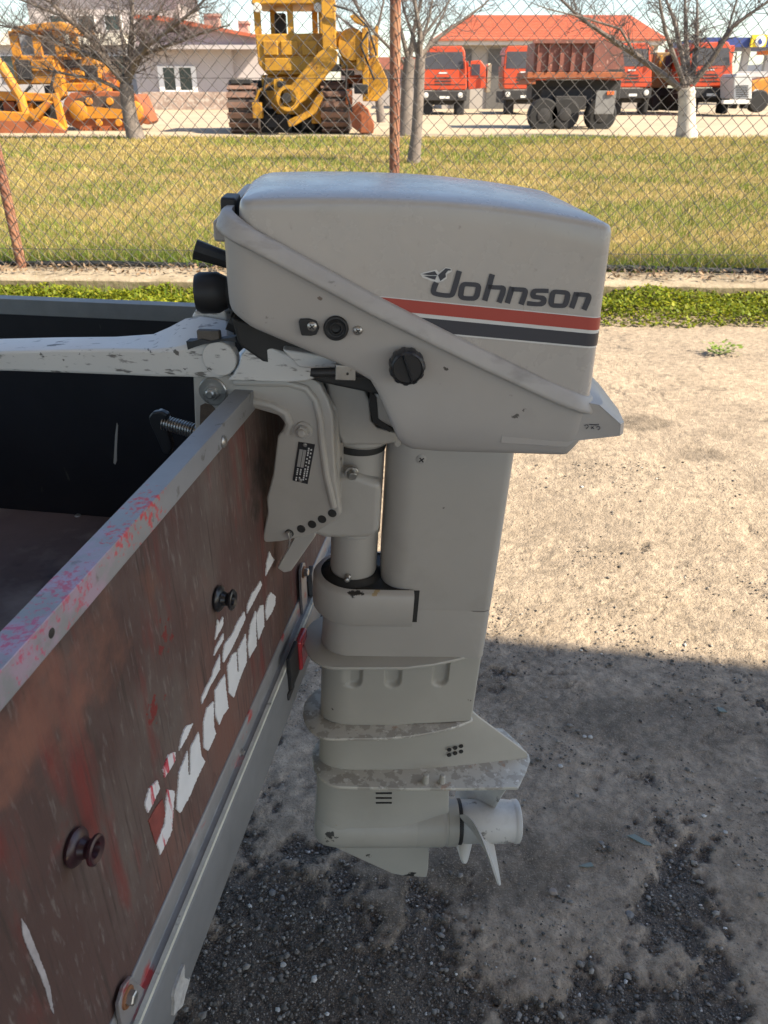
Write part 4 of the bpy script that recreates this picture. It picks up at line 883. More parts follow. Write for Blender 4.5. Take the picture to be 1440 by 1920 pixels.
P = [TF.X(*c5(*p), TX - .002) for p in torn([(950, 432), (966, 520), (940, 620), (912, 700), (868, 560), (905, 490)])]
b = MB(); b.prism([(v.y, v.z) for v in P], TX - .0021, TX - .0012, ax=0); tag(b.build('red_patch', mat('faded_red_patch', (.20, .045, .035), .7, var=.3, vscale=60), tg, smooth=False), 'faded red paint patch')
# a long pale scratch low on the tailgate
P = [TF.X(*c5(*p), TX - .002) for p in torn([(125, 1135), (165, 1200), (215, 1330), (262, 1450), (292, 1545), (312, 1690), (295, 1660), (262, 1540), (222, 1440), (170, 1330), (130, 1230)])]
b = MB(); b.prism([(v.y, v.z) for v in P], TX - .0021, TX - .0014, ax=0); b.build('pale_scratch', mat('scratch_pale', (.36, .33, .33), .7, var=.3, vscale=60), tg, smooth=False)
# hinge straps bolted to the bottom rail
def strap(base, bolt, low):
    v = TF.X(*bolt, TX + .001); b = MB(); w = TF.X(*low, TX + .001)
    pts = [(v.y - .014, v.z - .002), (v.y - .012, v.z + .010), (v.y, v.z + .0155), (v.y + .012, v.z + .009), (v.y + .016, v.z - .006), (w.y + .017, w.z + .004), (w.y + .010, w.z - .010), (w.y - .010, w.z - .010), (v.y - .016, v.z - .03)]
    b.prism(pts, TX + .0012, TX + .0052, ax=0); s_ = b.build('hinge_strap', mat('strap_metal', (.24, .225, .22), .5, metal=.3, var=.2, vscale=30, layers=((30, .58, .66, (.30, .05, .045)), (22, .62, .7, (.22, .09, .035)))), tr, bevel=.001)
    b = MB(); b.lathe([(.0095, 0), (.009, .0015)], (TX + .0052, v.y, v.z), (1, 0, 0), 20); b.build('washer', mat('rust_washer', (.20, .085, .035), .7, var=.3, vscale=90), s_)
    b = MB(); b.lathe([(.0062, .001), (.0062, .0065), (.005, .0075)], (TX + .0052, v.y, v.z), (1, 0, 0), 6); b.build('bolt_head', m_steel, s_, ang=20)
    b = MB(); b.lathe([(.0055, 0), (.0045, .0025), (.001, .003)], (TX + .0052, w.y + .004, w.z), (1, 0, 0), 14); b.build('rivet', m_steel, s_)
strap(None, (230, 1868), (262, 1905)); strap(None, (564, 1072), (567, 1150))
# rear cross beam under the floor, its flange and the tail lamp
b = MB(); b.prism([(TX - .06, .565), (TX - .06, .645), (TX + .012, .645), (TX + .0135, .640), (TX + .0135, .571), (TX + .011, .565)], YN, YF - .01, ax=1); b.build('rear_beam', m_alu, tr, bevel=.002)
v = TF.X(322, 1868, TX + .0140); b = MB(); P_ = torn([(0, 0), (14, -8), (30, -6), (26, 10), (34, 30), (10, 36), (-8, 22), (-2, 10)]); P_ = [(v.y + a * .0009, v.z - c * .0009) for a, c in P_]; b.prism(P_, TX + .0134, TX + .0165, ax=0); b.build('mortar_crust', mat('mortar', (.36, .35, .33), .95, var=.3, vscale=90, bump=(90, .6, .004)), tr)
b = MB(); b.box((TX + .0130, -.092, .612), (TX + .0190, -.050, .668)); b.box((TX + .0130, -.100, .600), (TX + .0165, -.070, .612)); tl_ = b.build('tail_lamp', mat('lamp_black', (.015, .015, .016), .5), tr, bevel=.002)
b = MB(); b.box((TX + .0130, -.0498, .612), (TX + .0230, -.012, .664)); b.build('lamp_lens', mat('lamp_red', (.34, .03, .035), .25, var=.08, coat=.3), tl_, bevel=.004)
# corner latch beyond the hinge strap
b = MB(); b.prism([(.075, .695), (.088, .705), (.10, .66), (.135, .625), (.132, .600), (.108, .600), (.092, .62), (.08, .64)], TX + .002, TX + .010, ax=0); lt = b.build('corner_latch', m_alu, tr, bevel=.0015)
b = MB(); b.lathe([(.006, 0), (.011, .004), (.012, .012), (.008, .020)], (TX + .006, .135, .612), (.3, 1, .1), 14); b.build('latch_knob', mat('latch_brown', (.06, .05, .045), .5), lt)
b = MB(); b.box((TX - .03, .10, .545), (TX + .028, .20, .60)); b.build('buffer_block', mat('buffer_grey', (.11, .10, .10), .7), tr, bevel=.004)
# far side, near side, front board, floor
b = MB(); b.box((-2.3, YF, .60), (TX - .02, YF + .012, ZR - .012)); fs_ = b.build('side_panel', m_black, tr, smooth=False)
b = MB(); b.prism([(YF - .003, ZR - .034), (YF - .003, ZR - .008), (YF + .022, ZR - .008), (YF + .022, ZR - .034), (YF + .020, ZR - .034), (YF + .020, ZR - .011), (YF - .001, ZR - .011), (YF - .001, ZR - .034)], -2.3, TX - .001, ax=0); b.build('side_rail', mat('side_rail_metal', (.20, .21, .21), .55, metal=.2, var=.2, vscale=12), fs_, bevel=.001)
b = MB(); b.box((-2.3, YN - .012, .60), (TX - .02, YN, ZR - .012)); ns2 = b.build('side_panel', m_black, tr, smooth=False)
b = MB(); b.box((-2.3, YN - .015, ZR - .012), (TX - .02, YN + .003, ZR - .008)); b.build('side_rail', MATS['side_rail_metal'], ns2)
b = MB(); b.box((-2.312, YN - .012, .60), (-2.3005, YF + .012, ZR - .012)); b.build('front_board', m_black, tr, smooth=False)
b = MB(); b.box((-2.3, YN + .0005, .625), (TX - .0165, YF - .0005, .640)); b.build('floor_board', m_floor, tr, smooth=False)
def fscrew(px, py):
    v = TF.Z(px, py, .6405); b = MB(); b.lathe([(.006, 0), (.005, .002), (.001, .0025)], v, (0, 0, 1), 14); b.build('floor_screw', m_steel, tr)
fscrew(146, 967)
# white drip on the black side
P = [TF.Y(x, y, YF - .001) for x, y in ((219, 793), (221, 798), (219, 845), (219, 864), (216, 871), (213, 868), (214, 850), (216, 815))]
b = MB(); b.prism([(v.x, v.z) for v in P], YF - .0012, YF + .0, ax=1); b.build('paint_drip', mat('drip_white', (.42, .41, .36), .5), fs_)
# red and white reflector board on the far corner, wheels and axle
b = MB(); b.box((TX - .07, YF + .013, .43), (TX - .015, YF + .12, .62)); b.build('marker_board', mat('marker_orange', (.55, .10, .035), .5, var=.05), tr)
b = MB(); b.box((TX - .02, YF + .06, .50), (TX + .012, YF + .12, .56)); b.build('corner_lamp', mat('lamp_grey', (.2, .22, .26), .4), tr, bevel=.003)
for yy_ in (YN - .16, YF + .16):
    b = MB(); b.lathe([(.19, -.08), (.27, -.085), (.30, -.06), (.305, 0), (.30, .06), (.27, .085), (.19, .08)], (-1.25, yy_, .305), (0, 1, 0), 36); wh = b.build('wheel', mat('tyre', (.02, .02, .02), .8, var=.2), tr)
    b = MB(); b.lathe([(.19, -.07), (.06, -.03), (.06, .03), (.19, .07)], (-1.25, yy_, .305), (0, 1, 0), 30); b.build('rim', m_alu, wh)
b = MB(); b.box((-1.28, YN - .14, .285), (-1.22, YF + .14, .345)); b.build('axle', m_dark, tr)
for yy_ in (-.8, .11): b = MB(); b.box((-2.3, yy_ - .03, .535), (TX - .06, yy_ + .03, .62)); b.build('chassis_rail', m_alu, tr)
b = MB(); b.box((-3.6, -.38, .50), (-2.1, -.31, .57)); b.build('drawbar', m_alu, tr)
for yy_ in (-.80, .11): b = MB(); b.box((-1.28, yy_ - .025, .33), (-1.22, yy_ + .025, .54)); b.build('spring_hanger', m_dark, tr)
b = MB(); b.tube([(-3.5, -.345, .5), (-3.5, -.345, .10)], .025, 12); b.lathe([(.09, -.03), (.1, 0), (.09, .03)], (-3.5, -.345, .10), (0, 1, 0), 20); b.build('jockey_wheel', m_dark, tr)
# ================================================================== THE FENCE
fence = thing('chain_link_fence', 'tall rusty chain link wire fence standing on the concrete kerb', 'fence', Matrix.Translation(FA) @ Matrix.Rotation(math.atan2(FD.y, FD.x), 4, 'Z'))
m_wire = mat('fence_wire', (.075, .07, .068), .75, metal=0., var=.2, vscale=3, layers=((2.5, .56, .74, (.085, .06, .048)),))
m_rust = mat('rusty_post', (.20, .085, .052), .8, var=.3, vscale=9, layers=((7, .50, .62, (.30, .15, .085), (1, 1, .5)), (16, .57, .66, (.085, .04, .03)), (5, .60, .72, (.36, .25, .18), (1, 1, .4))), bump=(60, .5, .004))
PITCHW, FZ0, FTOP = .0485, .16, 2.55
def wire_mesh(flip):
    b = MB(); pts = []; k = 0; z = FZ0
    while z < FTOP:
        e = (k % 2) ^ flip; pts.append((-.0015 + (PITCHW + .003) * e, .004 if k % 2 else -.004, z)); z += PITCHW; k += 1
    b.tube(pts, .0031, 5); me = b.build('wire', m_wire, fence); return me
w0, w1 = wire_mesh(0), wire_mesh(1); w1.location.x = PITCHW
for k in range(2, 186):
    c = (w0 if k % 2 == 0 else w1).copy(); COL.objects.link(c); c.parent = fence; c.location = (k * PITCHW, 0, 0)
def fence_x(px, py, z):
    v = WF.Z(px, py, z); return (v - FA).dot(FD)
for t in (fence_x(40, 502, .15), fence_x(739, 505, .15), fence_x(739, 505, .15) * 2 - fence_x(40, 502, .15)):
    b = MB(); b.lathe([(.036, 0), (.036, 2.6), (.030, 2.62), (.01, 2.63)], (t, .045, .10), (0, 0, 1), 18); b.build('post', m_rust, fence)
for z in (.30, 1.42, 2.5):
    b = MB(); b.tube([(0, .006, z), (4.5, .007, z - .01), (9.0, .006, z)], .0022, 5); b.build('line_wire', m_wire, fence)
b = MB(); hp = [FA + FD * t + FN * (.125 + .02 * math.sin(t * 2.1)) + Vector((0, 0, .165 + .008 * math.sin(t * 3.3))) for t in np.arange(.2, 8.8, .2)]
b.tube(hp, .022, 10); tag(b.build('water_hose', mat('hose_black', (.02, .022, .024), .55, var=.3, vscale=5)), 'black plastic hose lying along the foot of the fence', 'hose')

# ================================================================== BARE TREES
m_bark = mat('grey_bark', (.15, .125, .11), .9, var=.3, vscale=5, layers=((9, .52, .7, (.10, .085, .075)), (6, .60, .72, (.19, .17, .15))), bump=(20, .5, .03))
m_twig = mat('twig_bark', (.10, .08, .075), .9, var=.2, vscale=3)
m_lime = mat('limewashed_bark', (.46, .42, .37), .9, var=.2, vscale=6, layers=((7, .54, .68, (.20, .175, .15)),), bump=(20, .5, .03))
def tree(name, label, D, trunk, limbs, r0, seed, twigs=1., lime=None, zbase=FIELD_Z, spread=.5):
    rr = random.Random(seed); base = WF.Y(trunk[0][0], trunk[0][1], D); base.z = zbase - .03
    root = thing(name, label, 'tree', Matrix.Translation(base), 'bare trees beyond the fence'); mp_ = mpp(D)
    def P(p, dy=0.): v = WF.Y(p[0], p[1], D) - base; v.y += dy; return v
    T = [P(p) for p in trunk]; T[0].z = 0
    b = MB(); n = len(T); rs = [r0 * (1.25 if i == 0 else 1 - .22 * i / n) for i in range(n)]; b.tube(T, rs, 12); tk = b.build('trunk', m_lime if lime else m_bark, root)
    cr = MB(); lb = MB()
    def grow(p, d, L, r, dep):
        k = 3; pts = [p]; rad = [r]; dd = d.copy()
        for i in range(k):
            dd = (dd + Vector((rr.gauss(0, .17), rr.gauss(0, .17), rr.gauss(.03, .14)))).normalized(); pts.append(pts[-1] + dd * L / k); rad.append(r * (1 - .72 * (i + 1) / k))
        cr.tube(pts, rad, 4 if dep > 0 else 5, caps=False)
        if dep < 3:
            for i in range(rr.choice((2, 3, 3)) if dep < 2 else 2):
                t = rr.uniform(.25, 1.); q = pts[min(k, int(t * k))]; a = Vector((rr.gauss(0, 1), rr.gauss(0, 1), rr.gauss(.25, .7))).normalized()
                grow(q, (dd * .75 + a * .8).normalized(), L * rr.uniform(.45, .75), r * .55, dep + 1)
    for li, (lm, rl) in enumerate(limbs):
        dy0 = rr.uniform(-spread, spread); m_ = len(lm); pts = [P(q, dy0 * i * 1.2 / m_ * (m_ * mp_ * 30)) for i, q in enumerate(lm)]
        rad = [max(.006, rl * .8 * (1 - .80 * i / (m_ - 1))) for i in range(m_)]; lb.tube(pts, rad, 8)
        for i in range(m_ - 1):
            seg = pts[i + 1] - pts[i]; cnt = int(twigs * (2 + i * 1.3)) if i else int(twigs)
            for _ in range(cnt):
                t = rr.random(); q = pts[i] + seg * t; a = Vector((rr.gauss(0, 1), rr.gauss(0, .9), rr.gauss(.35, .6))).normalized()
                grow(q, (seg.normalized() * .6 + a).normalized(), rr.uniform(.45, 1.15) * (D / 24), max(.0045, rad[i] * .22), 0 if i < m_ - 2 else 1)
    lb.build('limbs', m_bark, tk); cr.build('crown', m_twig, root)
    return root
tree('bare_tree', 'spreading bare tree in front of the orange bulldozer and white house', 23.6, [(256, 262), (245, 225), (239, 190), (237, 158)],
     [([(237, 165), (222, 130), (195, 112), (155, 96), (105, 76), (55, 58), (0, 46)], .10), ([(236, 160), (212, 125), (188, 82), (150, 42), (108, 0), (80, -40)], .11), ([(238, 155), (246, 110), (251, 60), (256, 5), (258, -50)], .12),
      ([(240, 155), (256, 112), (290, 82), (332, 56), (382, 20), (425, -20)], .11), ([(245, 146), (266, 106), (302, 92), (342, 80), (392, 62), (440, 50)], .08), ([(232, 172), (190, 150), (140, 141), (88, 130), (40, 120)], .07), ([(237, 150), (228, 90), (215, 40), (205, -20)], .08), ([(240, 150), (275, 60), (310, 10), (330, -30)], .07), ([(235, 155), (180, 70), (120, 30), (60, 5), (10, -10)], .08)], .215, 3, 3.6)
tree('bare_tree', 'whitewashed bare tree standing in front of the dump trucks', 24.3, [(1287, 258), (1287, 230), (1288, 200), (1287, 165)],
     [([(1283, 172), (1245, 140), (1192, 101), (1140, 66), (1092, 32), (1060, 0), (1030, -30)], .12), ([(1285, 165), (1264, 115), (1242, 60), (1229, 10), (1220, -40)], .10), ([(1288, 165), (1283, 110), (1271, 40), (1259, 0), (1250, -40)], .11),
      ([(1290, 160), (1293, 100), (1296, 40), (1300, -40)], .14), ([(1296, 155), (1312, 95), (1319, 40), (1326, -30)], .12), ([(1298, 158), (1332, 110), (1366, 50), (1412, 15), (1450, -10)], .11), ([(1345, 90), (1362, 58), (1377, 0), (1385, -30)], .06), ([(1190, 100), (1160, 55), (1090, 35), (1020, 20), (990, 10)], .05)], .26, 5, 2.2, lime=True)
tree('bare_tree', 'slender bare tree just right of the tall rusty fence post', 15.8, [(775, 310), (781, 250), (785, 180), (788, 110)],
     [([(788, 112), (787, 60), (776, 0), (770, -40)], .07), ([(788, 105), (815, 76), (862, 42), (912, 5), (940, -25)], .05), ([(786, 120), (775, 70), (757, 20), (748, -30)], .05), ([(787, 90), (806, 30), (815, -30)], .045), ([(787, 140), (800, 90), (835, 20), (850, -20)], .04)], .105, 8, 2.4, spread=.3)
tree('bare_tree', 'dark bare tree behind the tall rusty fence post', 25.5, [(758, 254), (762, 200), (764, 150), (768, 110)],
     [([(768, 112), (775, 60), (790, 0), (800, -40)], .10), ([(766, 115), (752, 60), (735, 0), (725, -40)], .09), ([(765, 125), (735, 95), (700, 60), (672, 20), (650, -20)], .07), ([(768, 100), (800, 60), (830, 20), (860, -20)], .06)], .19, 11, 2.8)
tree('bare_tree', 'thin bare tree rising behind the yellow pipelayer', 36, [(715, 232), (708, 170), (700, 110), (695, 80)],
     [([(695, 85), (682, 40), (665, 0), (655, -40)], .09), ([(697, 90), (710, 45), (720, 0), (725, -40)], .09), ([(696, 85), (660, 50), (620, 20), (590, 0)], .07), ([(700, 110), (650, 75), (630, 30), (610, -20)], .06)], .15, 13, 2.2, zbase=.12)

# ================================================================== THE YARD: BUILDINGS
def PX(px, py, D): return WF.Y(px, py, D)
class VB(MB):
    """boxes and outlines measured by the pixels of their front face at distance D, real depth behind it; origin o."""
    def __init__(s, o): super().__init__(); s.o = Vector(o)
    def rect(s, x0, y0, x1, y1, D, dep, mi=0):
        a, c = PX(x0, y1, D) - s.o, PX(x1, y0, D) - s.o; return s.box((a.x, a.y, a.z), (c.x, a.y + dep, c.z), mi)
    def poly(s, pts, D, dep, mi=0):
        P = [PX(x, y, D) - s.o for x, y in pts]; return s.prism([(p.x, p.z) for p in P], P[0].y, P[0].y + dep, 1, mi)
    def bar(s, pts, D, r, n=8):
        return s.tube([PX(p[0], p[1], D + (p[2] if len(p) > 2 else 0)) - s.o for p in pts], r, n)
    def disc(s, x, y, D, r, dep, n=20):
        v = PX(x, y, D) - s.o; return s.lathe([(r * .9, 0), (r, dep * .12), (r, dep * .88), (r * .9, dep)], v, (0, 1, 0), n)
    def ring(s, x, y, D, r, w, dep, n=20):
        v = PX(x, y, D) - s.o; return s.lathe([(r - w, 0), (r, 0), (r, dep), (r - w, dep), (r - w, 0)], v, (0, 1, 0), n, caps=False)
def yard_thing(name, label, cat, px, py, D, group=None, z=.12):
    v = PX(px, py, D); o = Vector((v.x, D, z)); r = thing(name, label, cat, Matrix.Translation(o), group); r['_'] = 0; del r['_']; return r, o
def part(root, o, name, m, fn, par=None, **k):
    b = VB(o); fn(b); return b.build(name, m, par or root, **k)
m_pink = mat('pink_plaster', (.34, .275, .29), .9, var=.08, vscale=.8); m_wht = mat('white_plaster', (.40, .36, .355), .9, var=.08, vscale=.6)
m_glass = mat('dark_window', (.03, .045, .045), .12, var=.2, vscale=.6); m_stone = mat('stone_plinth', (.30, .22, .18), .9, var=.4, vscale=2.2, layers=((4, .5, .6, (.42, .36, .31)),))
m_tile = mat('red_roof_tiles', (.36, .085, .04), .75, var=.25, vscale=1.2, layers=((3, .52, .7, (.36, .085, .04)), (8, .6, .75, (.55, .22, .13))))
hs, ho = yard_thing('white_house', 'pale pink and white house with stone base behind the left tree', 'house', 370, 205, 58)
part(hs, ho, 'wall', m_wht, lambda b: b.rect(264, 84, 432, 210, 58, 9), smooth=False)
part(hs, ho, 'wall', m_wht, lambda b: b.rect(432.4, 88, 492, 210, 58.6, 8), smooth=False)
part(hs, ho, 'gable_wall', m_pink, lambda b: b.poly([(255, 92), (255, 34), (300, 38), (478, 70), (482, 92)], 57.3, 9.5), smooth=False)
part(hs, ho, 'eave_band', m_wht, lambda b: b.rect(252, 84, 486, 92, 56.9, .5), smooth=False)
rf_ = part(hs, ho, 'roof', m_tile, lambda b: b.poly([(248, 34), (250, 27), (305, 30), (486, 66), (486, 72), (300, 38)], 56.8, 10.5), smooth=False)
for x0, y0, x1, y1 in ((384, 28, 408, 56), (448, 42, 464, 66)): part(hs, ho, 'chimney', mat('chimney_brick', (.38, .24, .20), .9, var=.2), lambda b: (b.rect(x0, y0, x1, y1, 59, 1.0), b.rect(x0 - 2, y0 - 3, x1 + 2, y0 + 2, 58.9, 1.2)), rf_, smooth=False)
part(hs, ho, 'stone_base', m_stone, lambda b: b.rect(270, 172, 431, 210, 57.8, .3), smooth=False)
wf_ = part(hs, ho, 'window', mat('window_frame_white', (.72, .71, .70), .5), lambda b: (b.rect(300, 124, 304, 172, 57.85, .14), b.rect(362, 124, 366, 172, 57.85, .14), b.rect(331, 124, 334, 172, 57.85, .14), b.rect(304, 124, 362, 127, 57.86, .13), b.rect(304, 169, 362, 172, 57.86, .13)), smooth=False)
for x0, x1 in ((304, 331), (334, 362)): part(hs, ho, 'pane', m_glass, lambda b: b.rect(x0, 127, x1, 169, 57.95, .04), wf_, smooth=False)
hs2, ho2 = yard_thing('long_house', 'grey white long house behind the orange bulldozer', 'house', 110, 205, 64)
part(hs2, ho2, 'wall', mat('grey_plaster', (.36, .345, .35), .9, var=.1, vscale=.6), lambda b: b.rect(-120, 70, 250, 206, 64, 9), smooth=False)
part(hs2, ho2, 'eave', mat('cream_eave', (.62, .58, .50), .8), lambda b: b.rect(-130, 62, 232, 84, 63.4, 10), smooth=False)
part(hs2, ho2, 'upper_wall', m_wht, lambda b: b.rect(60, -30, 330, 62, 66, 7), smooth=False)
part(hs2, ho2, 'roof', m_tile, lambda b: b.poly([(50, -28), (60, -60), (330, -55), (352, -24)], 65.4, 8.5), smooth=False)
for x0, y0, x1, y1 in ((150, 30, 175, 56), (200, 30, 225, 56), (98, 30, 122, 56), (10, 105, 34, 150), (210, 105, 240, 150)):
    w_ = part(hs2, ho2, 'window', MATS['window_frame_white'], lambda b: b.rect(x0 - 2, y0 - 2, x1 + 2, y1 + 2, 63.9 if y0 > 70 else 65.9, .2), smooth=False)
    part(hs2, ho2, 'pane', m_glass, lambda b: b.rect(x0, y0, x1, y1, 63.86 if y0 > 70 else 65.86, .06), w_, smooth=False)
# red-roofed garage hall
gh, go = yard_thing('garage_hall', 'long beige garage hall with a red tiled hip roof behind the trucks', 'building', 1035, 205, 60)
part(gh, go, 'wall', mat('beige_wall', (.33, .30, .27), .9, var=.1, vscale=.5), lambda b: b.rect(828, 76, 1236, 208, 60, 9), smooth=False)
part(gh, go, 'fascia', mat('pale_fascia', (.58, .55, .51), .8), lambda b: b.rect(816, 74, 1248, 84, 59.2, 10.6), smooth=False)
def hip(b):
    e0, e1 = PX(812, 72, 59) - b.o, PX(1252, 68, 59) - b.o; r0_, r1_ = PX(878, 28, 64.5) - b.o, PX(1182, 24, 64.5) - b.o; e1.z = e0.z; r1_.z = r0_.z
    f0, f1 = Vector((e0.x, e0.y + 11, e0.z)), Vector((e1.x, e1.y + 11, e1.z)); dz = Vector((0, 0, .12))
    b.add([e0, e1, f1, f0, r0_, r1_, e0 - dz, e1 - dz, f1 - dz, f0 - dz], [(0, 1, 5, 4), (1, 2, 5), (2, 3, 4, 5), (3, 0, 4), (0, 6, 7, 1), (1, 7, 8, 2), (2, 8, 9, 3), (3, 9, 6, 0), (6, 9, 8, 7)])
ghr = part(gh, go, 'roof', m_tile, hip, smooth=False)
def courses(b):
    e0, e1 = PX(812, 72, 59) - b.o, PX(1252, 68, 59) - b.o; r0_, r1_ = PX(878, 28, 64.5) - b.o, PX(1182, 24, 64.5) - b.o; e1.z = e0.z; r1_.z = r0_.z
    nrm = Vector((0, -(r0_.z - e0.z), (r0_.y - e0.y))).normalized()
    for k in range(1, 16):
        t = k / 16; a, c = e0.lerp(r0_, t), e1.lerp(r1_, t); b.add([a + nrm * .03, c + nrm * .03, c + nrm * .03 + Vector((0, .05, -.01)), a + nrm * .03 + Vector((0, .05, -.01)), a - nrm * .02, c - nrm * .02], [(0, 1, 2, 3), (4, 5, 1, 0)])
part(gh, go, 'tile_courses', mat('tile_course', (.36, .085, .04), .8), courses, ghr, smooth=False)
for x0, x1 in ((845, 885), (910, 968), (1000, 1058), (1090, 1148)): part(gh, go, 'garage_door', mat('garage_dark', (.10, .095, .09), .7, var=.2), lambda b: b.rect(x0, 92, x1, 207, 59.9, .12), smooth=False)
fs2, fo2 = yard_thing('far_shed', 'low far shed with a dull red roof between the pipelayer and trucks', 'shed', 740, 200, 72)
part(fs2, fo2, 'wall', mat('shed_wall', (.40, .36, .34), .9, var=.15), lambda b: b.rect(640, 128, 812, 202, 72, 6), smooth=False)
part(fs2, fo2, 'roof', mat('shed_roof', (.30, .11, .075), .8, var=.2), lambda b: b.poly([(632, 130), (650, 108), (806, 106), (820, 130)], 71.4, 7.5), smooth=False)
# filling station canopy
fs, fo = yard_thing('station_canopy', 'blue filling station canopy with a yellow sign panel', 'canopy', 1400, 195, 74)
part(fs, fo, 'fascia', mat('canopy_blue', (.022, .045, .19), .5, var=.05), lambda b: b.rect(1322, 70, 1530, 88, 74, 9), smooth=False)
sg = part(fs, fo, 'sign_panel', mat('sign_yellow', (.72, .52, .02), .5, var=.04), lambda b: b.rect(1407, 65, 1440, 88, 73.7, .28), smooth=False)
part(fs, fo, 'sign_disc', mat('sign_white', (.72, .72, .72), .5), lambda b: b.disc(1426, 77, 73.62, .42, .07), sg)
part(fs, fo, 'sign_drop', MATS['canopy_blue'], lambda b: b.poly([(1426, 71), (1430, 79), (1428, 83), (1424, 83), (1422, 79)], 73.55, .06), sg)
for x in (1388, 1432, 1500): part(fs, fo, 'column', mat('column_grey', (.44, .44, .45), .7), lambda b: b.rect(x, 88, x + 9, 196, 76, .5), smooth=False)
part(fs, fo, 'kiosk', mat('kiosk_pale', (.55, .55, .56), .8), lambda b: b.rect(1420, 120, 1530, 196, 84, 4), smooth=False)
rl, ro = yard_thing('yard_railing', 'grey metal railing at the far right behind the trucks', 'railing', 1410, 180, 56)
part(rl, ro, 'rail', MATS['column_grey'], lambda b: (b.rect(1378, 134, 1520, 136, 56, .06), b.rect(1378, 158, 1520, 160, 56, .06)), smooth=False)
for k in range(14): part(rl, ro, 'baluster', MATS['column_grey'], lambda b: b.rect(1380 + k * 9, 136, 1382 + k * 9, 190, 56.01, .04), smooth=False)

# ================================================================== MACHINES
m_yel = mat('yellow_machine', (.42, .215, .016), .55, var=.25, vscale=2, layers=((4, .53, .66, (.27, .125, .02)), (12, .60, .68, (.14, .06, .025))))
m_org = mat('orange_machine', (.44, .185, .014), .55, var=.18, vscale=2, layers=((5, .56, .68, (.40, .11, .02)), (14, .62, .70, (.20, .07, .03))))
m_rorg = mat('rust_orange', (.26, .075, .026), .75, var=.25, vscale=3, layers=((7, .55, .66, (.20, .06, .03)),))
m_trk = mat('track_iron', (.055, .040, .034), .75, var=.3, vscale=5, layers=((9, .55, .65, (.16, .08, .055)),)); m_shoe = mat('track_shoe', (.15, .085, .062), .8, var=.3, vscale=4)
m_tyre = mat('truck_tyre', (.014, .014, .015), .85, var=.2); m_ch = mat('chassis_dark', (.022, .021, .022), .7, var=.3)
m_cab = mat('truck_orange', (.44, .052, .014), .45, var=.10, vscale=1.5); m_ws = mat('windscreen', (.05, .05, .065), .12, var=.15, vscale=1); m_lamp = mat('headlamp', (.55, .55, .53), .2)
def crawler_end(root, o, x0, x1, y0, y1, D, L):
    """a crawler track seen end on: belt, and each shoe across its rounded end."""
    a, c = PX(x0, y1, D) - o, PX(x1, y0, D) - o; z0, z1 = a.z, c.z; r_ = (z1 - z0) / 2; zc_ = (z0 + z1) / 2
    poly = [(a.y + r_ + r_ * math.cos(t), zc_ + r_ * math.sin(t)) for t in np.linspace(math.pi / 2, 1.5 * math.pi, 12)] + [(a.y + L - r_ + r_ * math.cos(t), zc_ + r_ * math.sin(t)) for t in np.linspace(-math.pi / 2, math.pi / 2, 12)]
    b = MB(); b.prism(poly, a.x + .03, c.x - .03, ax=0); tk = b.build('track', m_trk, root)
    for t in np.linspace(math.pi * .55, math.pi * 1.45, 8):
        p = Vector((0, a.y + r_ + (r_ + .02) * math.cos(t), zc_ + (r_ + .02) * math.sin(t))); tn = Vector((0, -math.sin(t), math.cos(t))); nn = Vector((0, math.cos(t), math.sin(t))); hw_ = r_ * .115; b = MB()
        q = [p - tn * hw_, p + tn * hw_, p + tn * hw_ + nn * .035, p - tn * hw_ + nn * .05]; b.loft([[v + Vector((a.x, 0, 0)) for v in q], [v + Vector((c.x, 0, 0)) for v in q]]); b.build('shoe', m_shoe, tk, smooth=False)
    return tk
D = 26.4
yp, yo = yard_thing('pipelayer', 'yellow crawler pipelayer with a slanting boom beside the fence post', 'crawler', 560, 252, D)
crawler_end(yp, yo, 430, 478, 160, 252, D, 4.2); crawler_end(yp, yo, 603, 652, 158, 251, D, 4.2)
part(yp, yo, 'belly', m_yel, lambda b: b.poly([(488, 140), (600, 140), (600, 190), (575, 215), (520, 215), (494, 180)], D + .9, 2.6), bevel=.05)
part(yp, yo, 'undercarriage', m_ch, lambda b: (b.rect(478, 205, 603, 245, D + 1.4, 1.6), b.rect(430, 150, 660, 165, D + 1.2, 1.5), b.rect(488, 215, 545, 250, D + .9, .5)), smooth=False)
cabp = part(yp, yo, 'cab_base', m_yel, lambda b: b.poly([(478, 64), (606, 62), (606, 134), (600, 140), (500, 140), (484, 120)], D + .4, 2.0), bevel=.04)
for x0, x1 in ((494, 520), (527, 558), (566, 594)): part(yp, yo, 'panel', m_yel, lambda b: b.rect(x0, 76, x1, 104, D + .33, .08), cabp, bevel=.03)
part(yp, yo, 'panel_lip', m_yel, lambda b: b.rect(497, 109, 598, 133, D + .35, .06), cabp, bevel=.02)
for x0, dd in ((478, .45), (540, .46), (598, .45), (508, 2.2), (586, 2.2)): part(yp, yo, 'cab_post', m_yel, lambda b: b.rect(x0, 2, x0 + 8, 64, D + dd, .14), smooth=False)
part(yp, yo, 'cab_roof', m_yel, lambda b: b.poly([(470, 8), (474, -10), (500, -20), (610, -20), (622, -8), (622, 8)], D + .2, 2.5), bevel=.04)
part(yp, yo, 'seat', m_ch, lambda b: b.rect(516, 24, 534, 70, D + 1.4, .4), bevel=.05)
part(yp, yo, 'mast', m_yel, lambda b: (b.rect(605, -20, 627, 92, D - .1, .35), b.rect(618, -30, 626, 60, D + .4, .2)), bevel=.02)
bm = part(yp, yo, 'boom', m_yel, lambda b: b.poly([(598, 97), (618, 84), (632, 96), (630, 118), (572, 188), (556, 198), (540, 182), (545, 160)], D - .75, .45), bevel=.03)
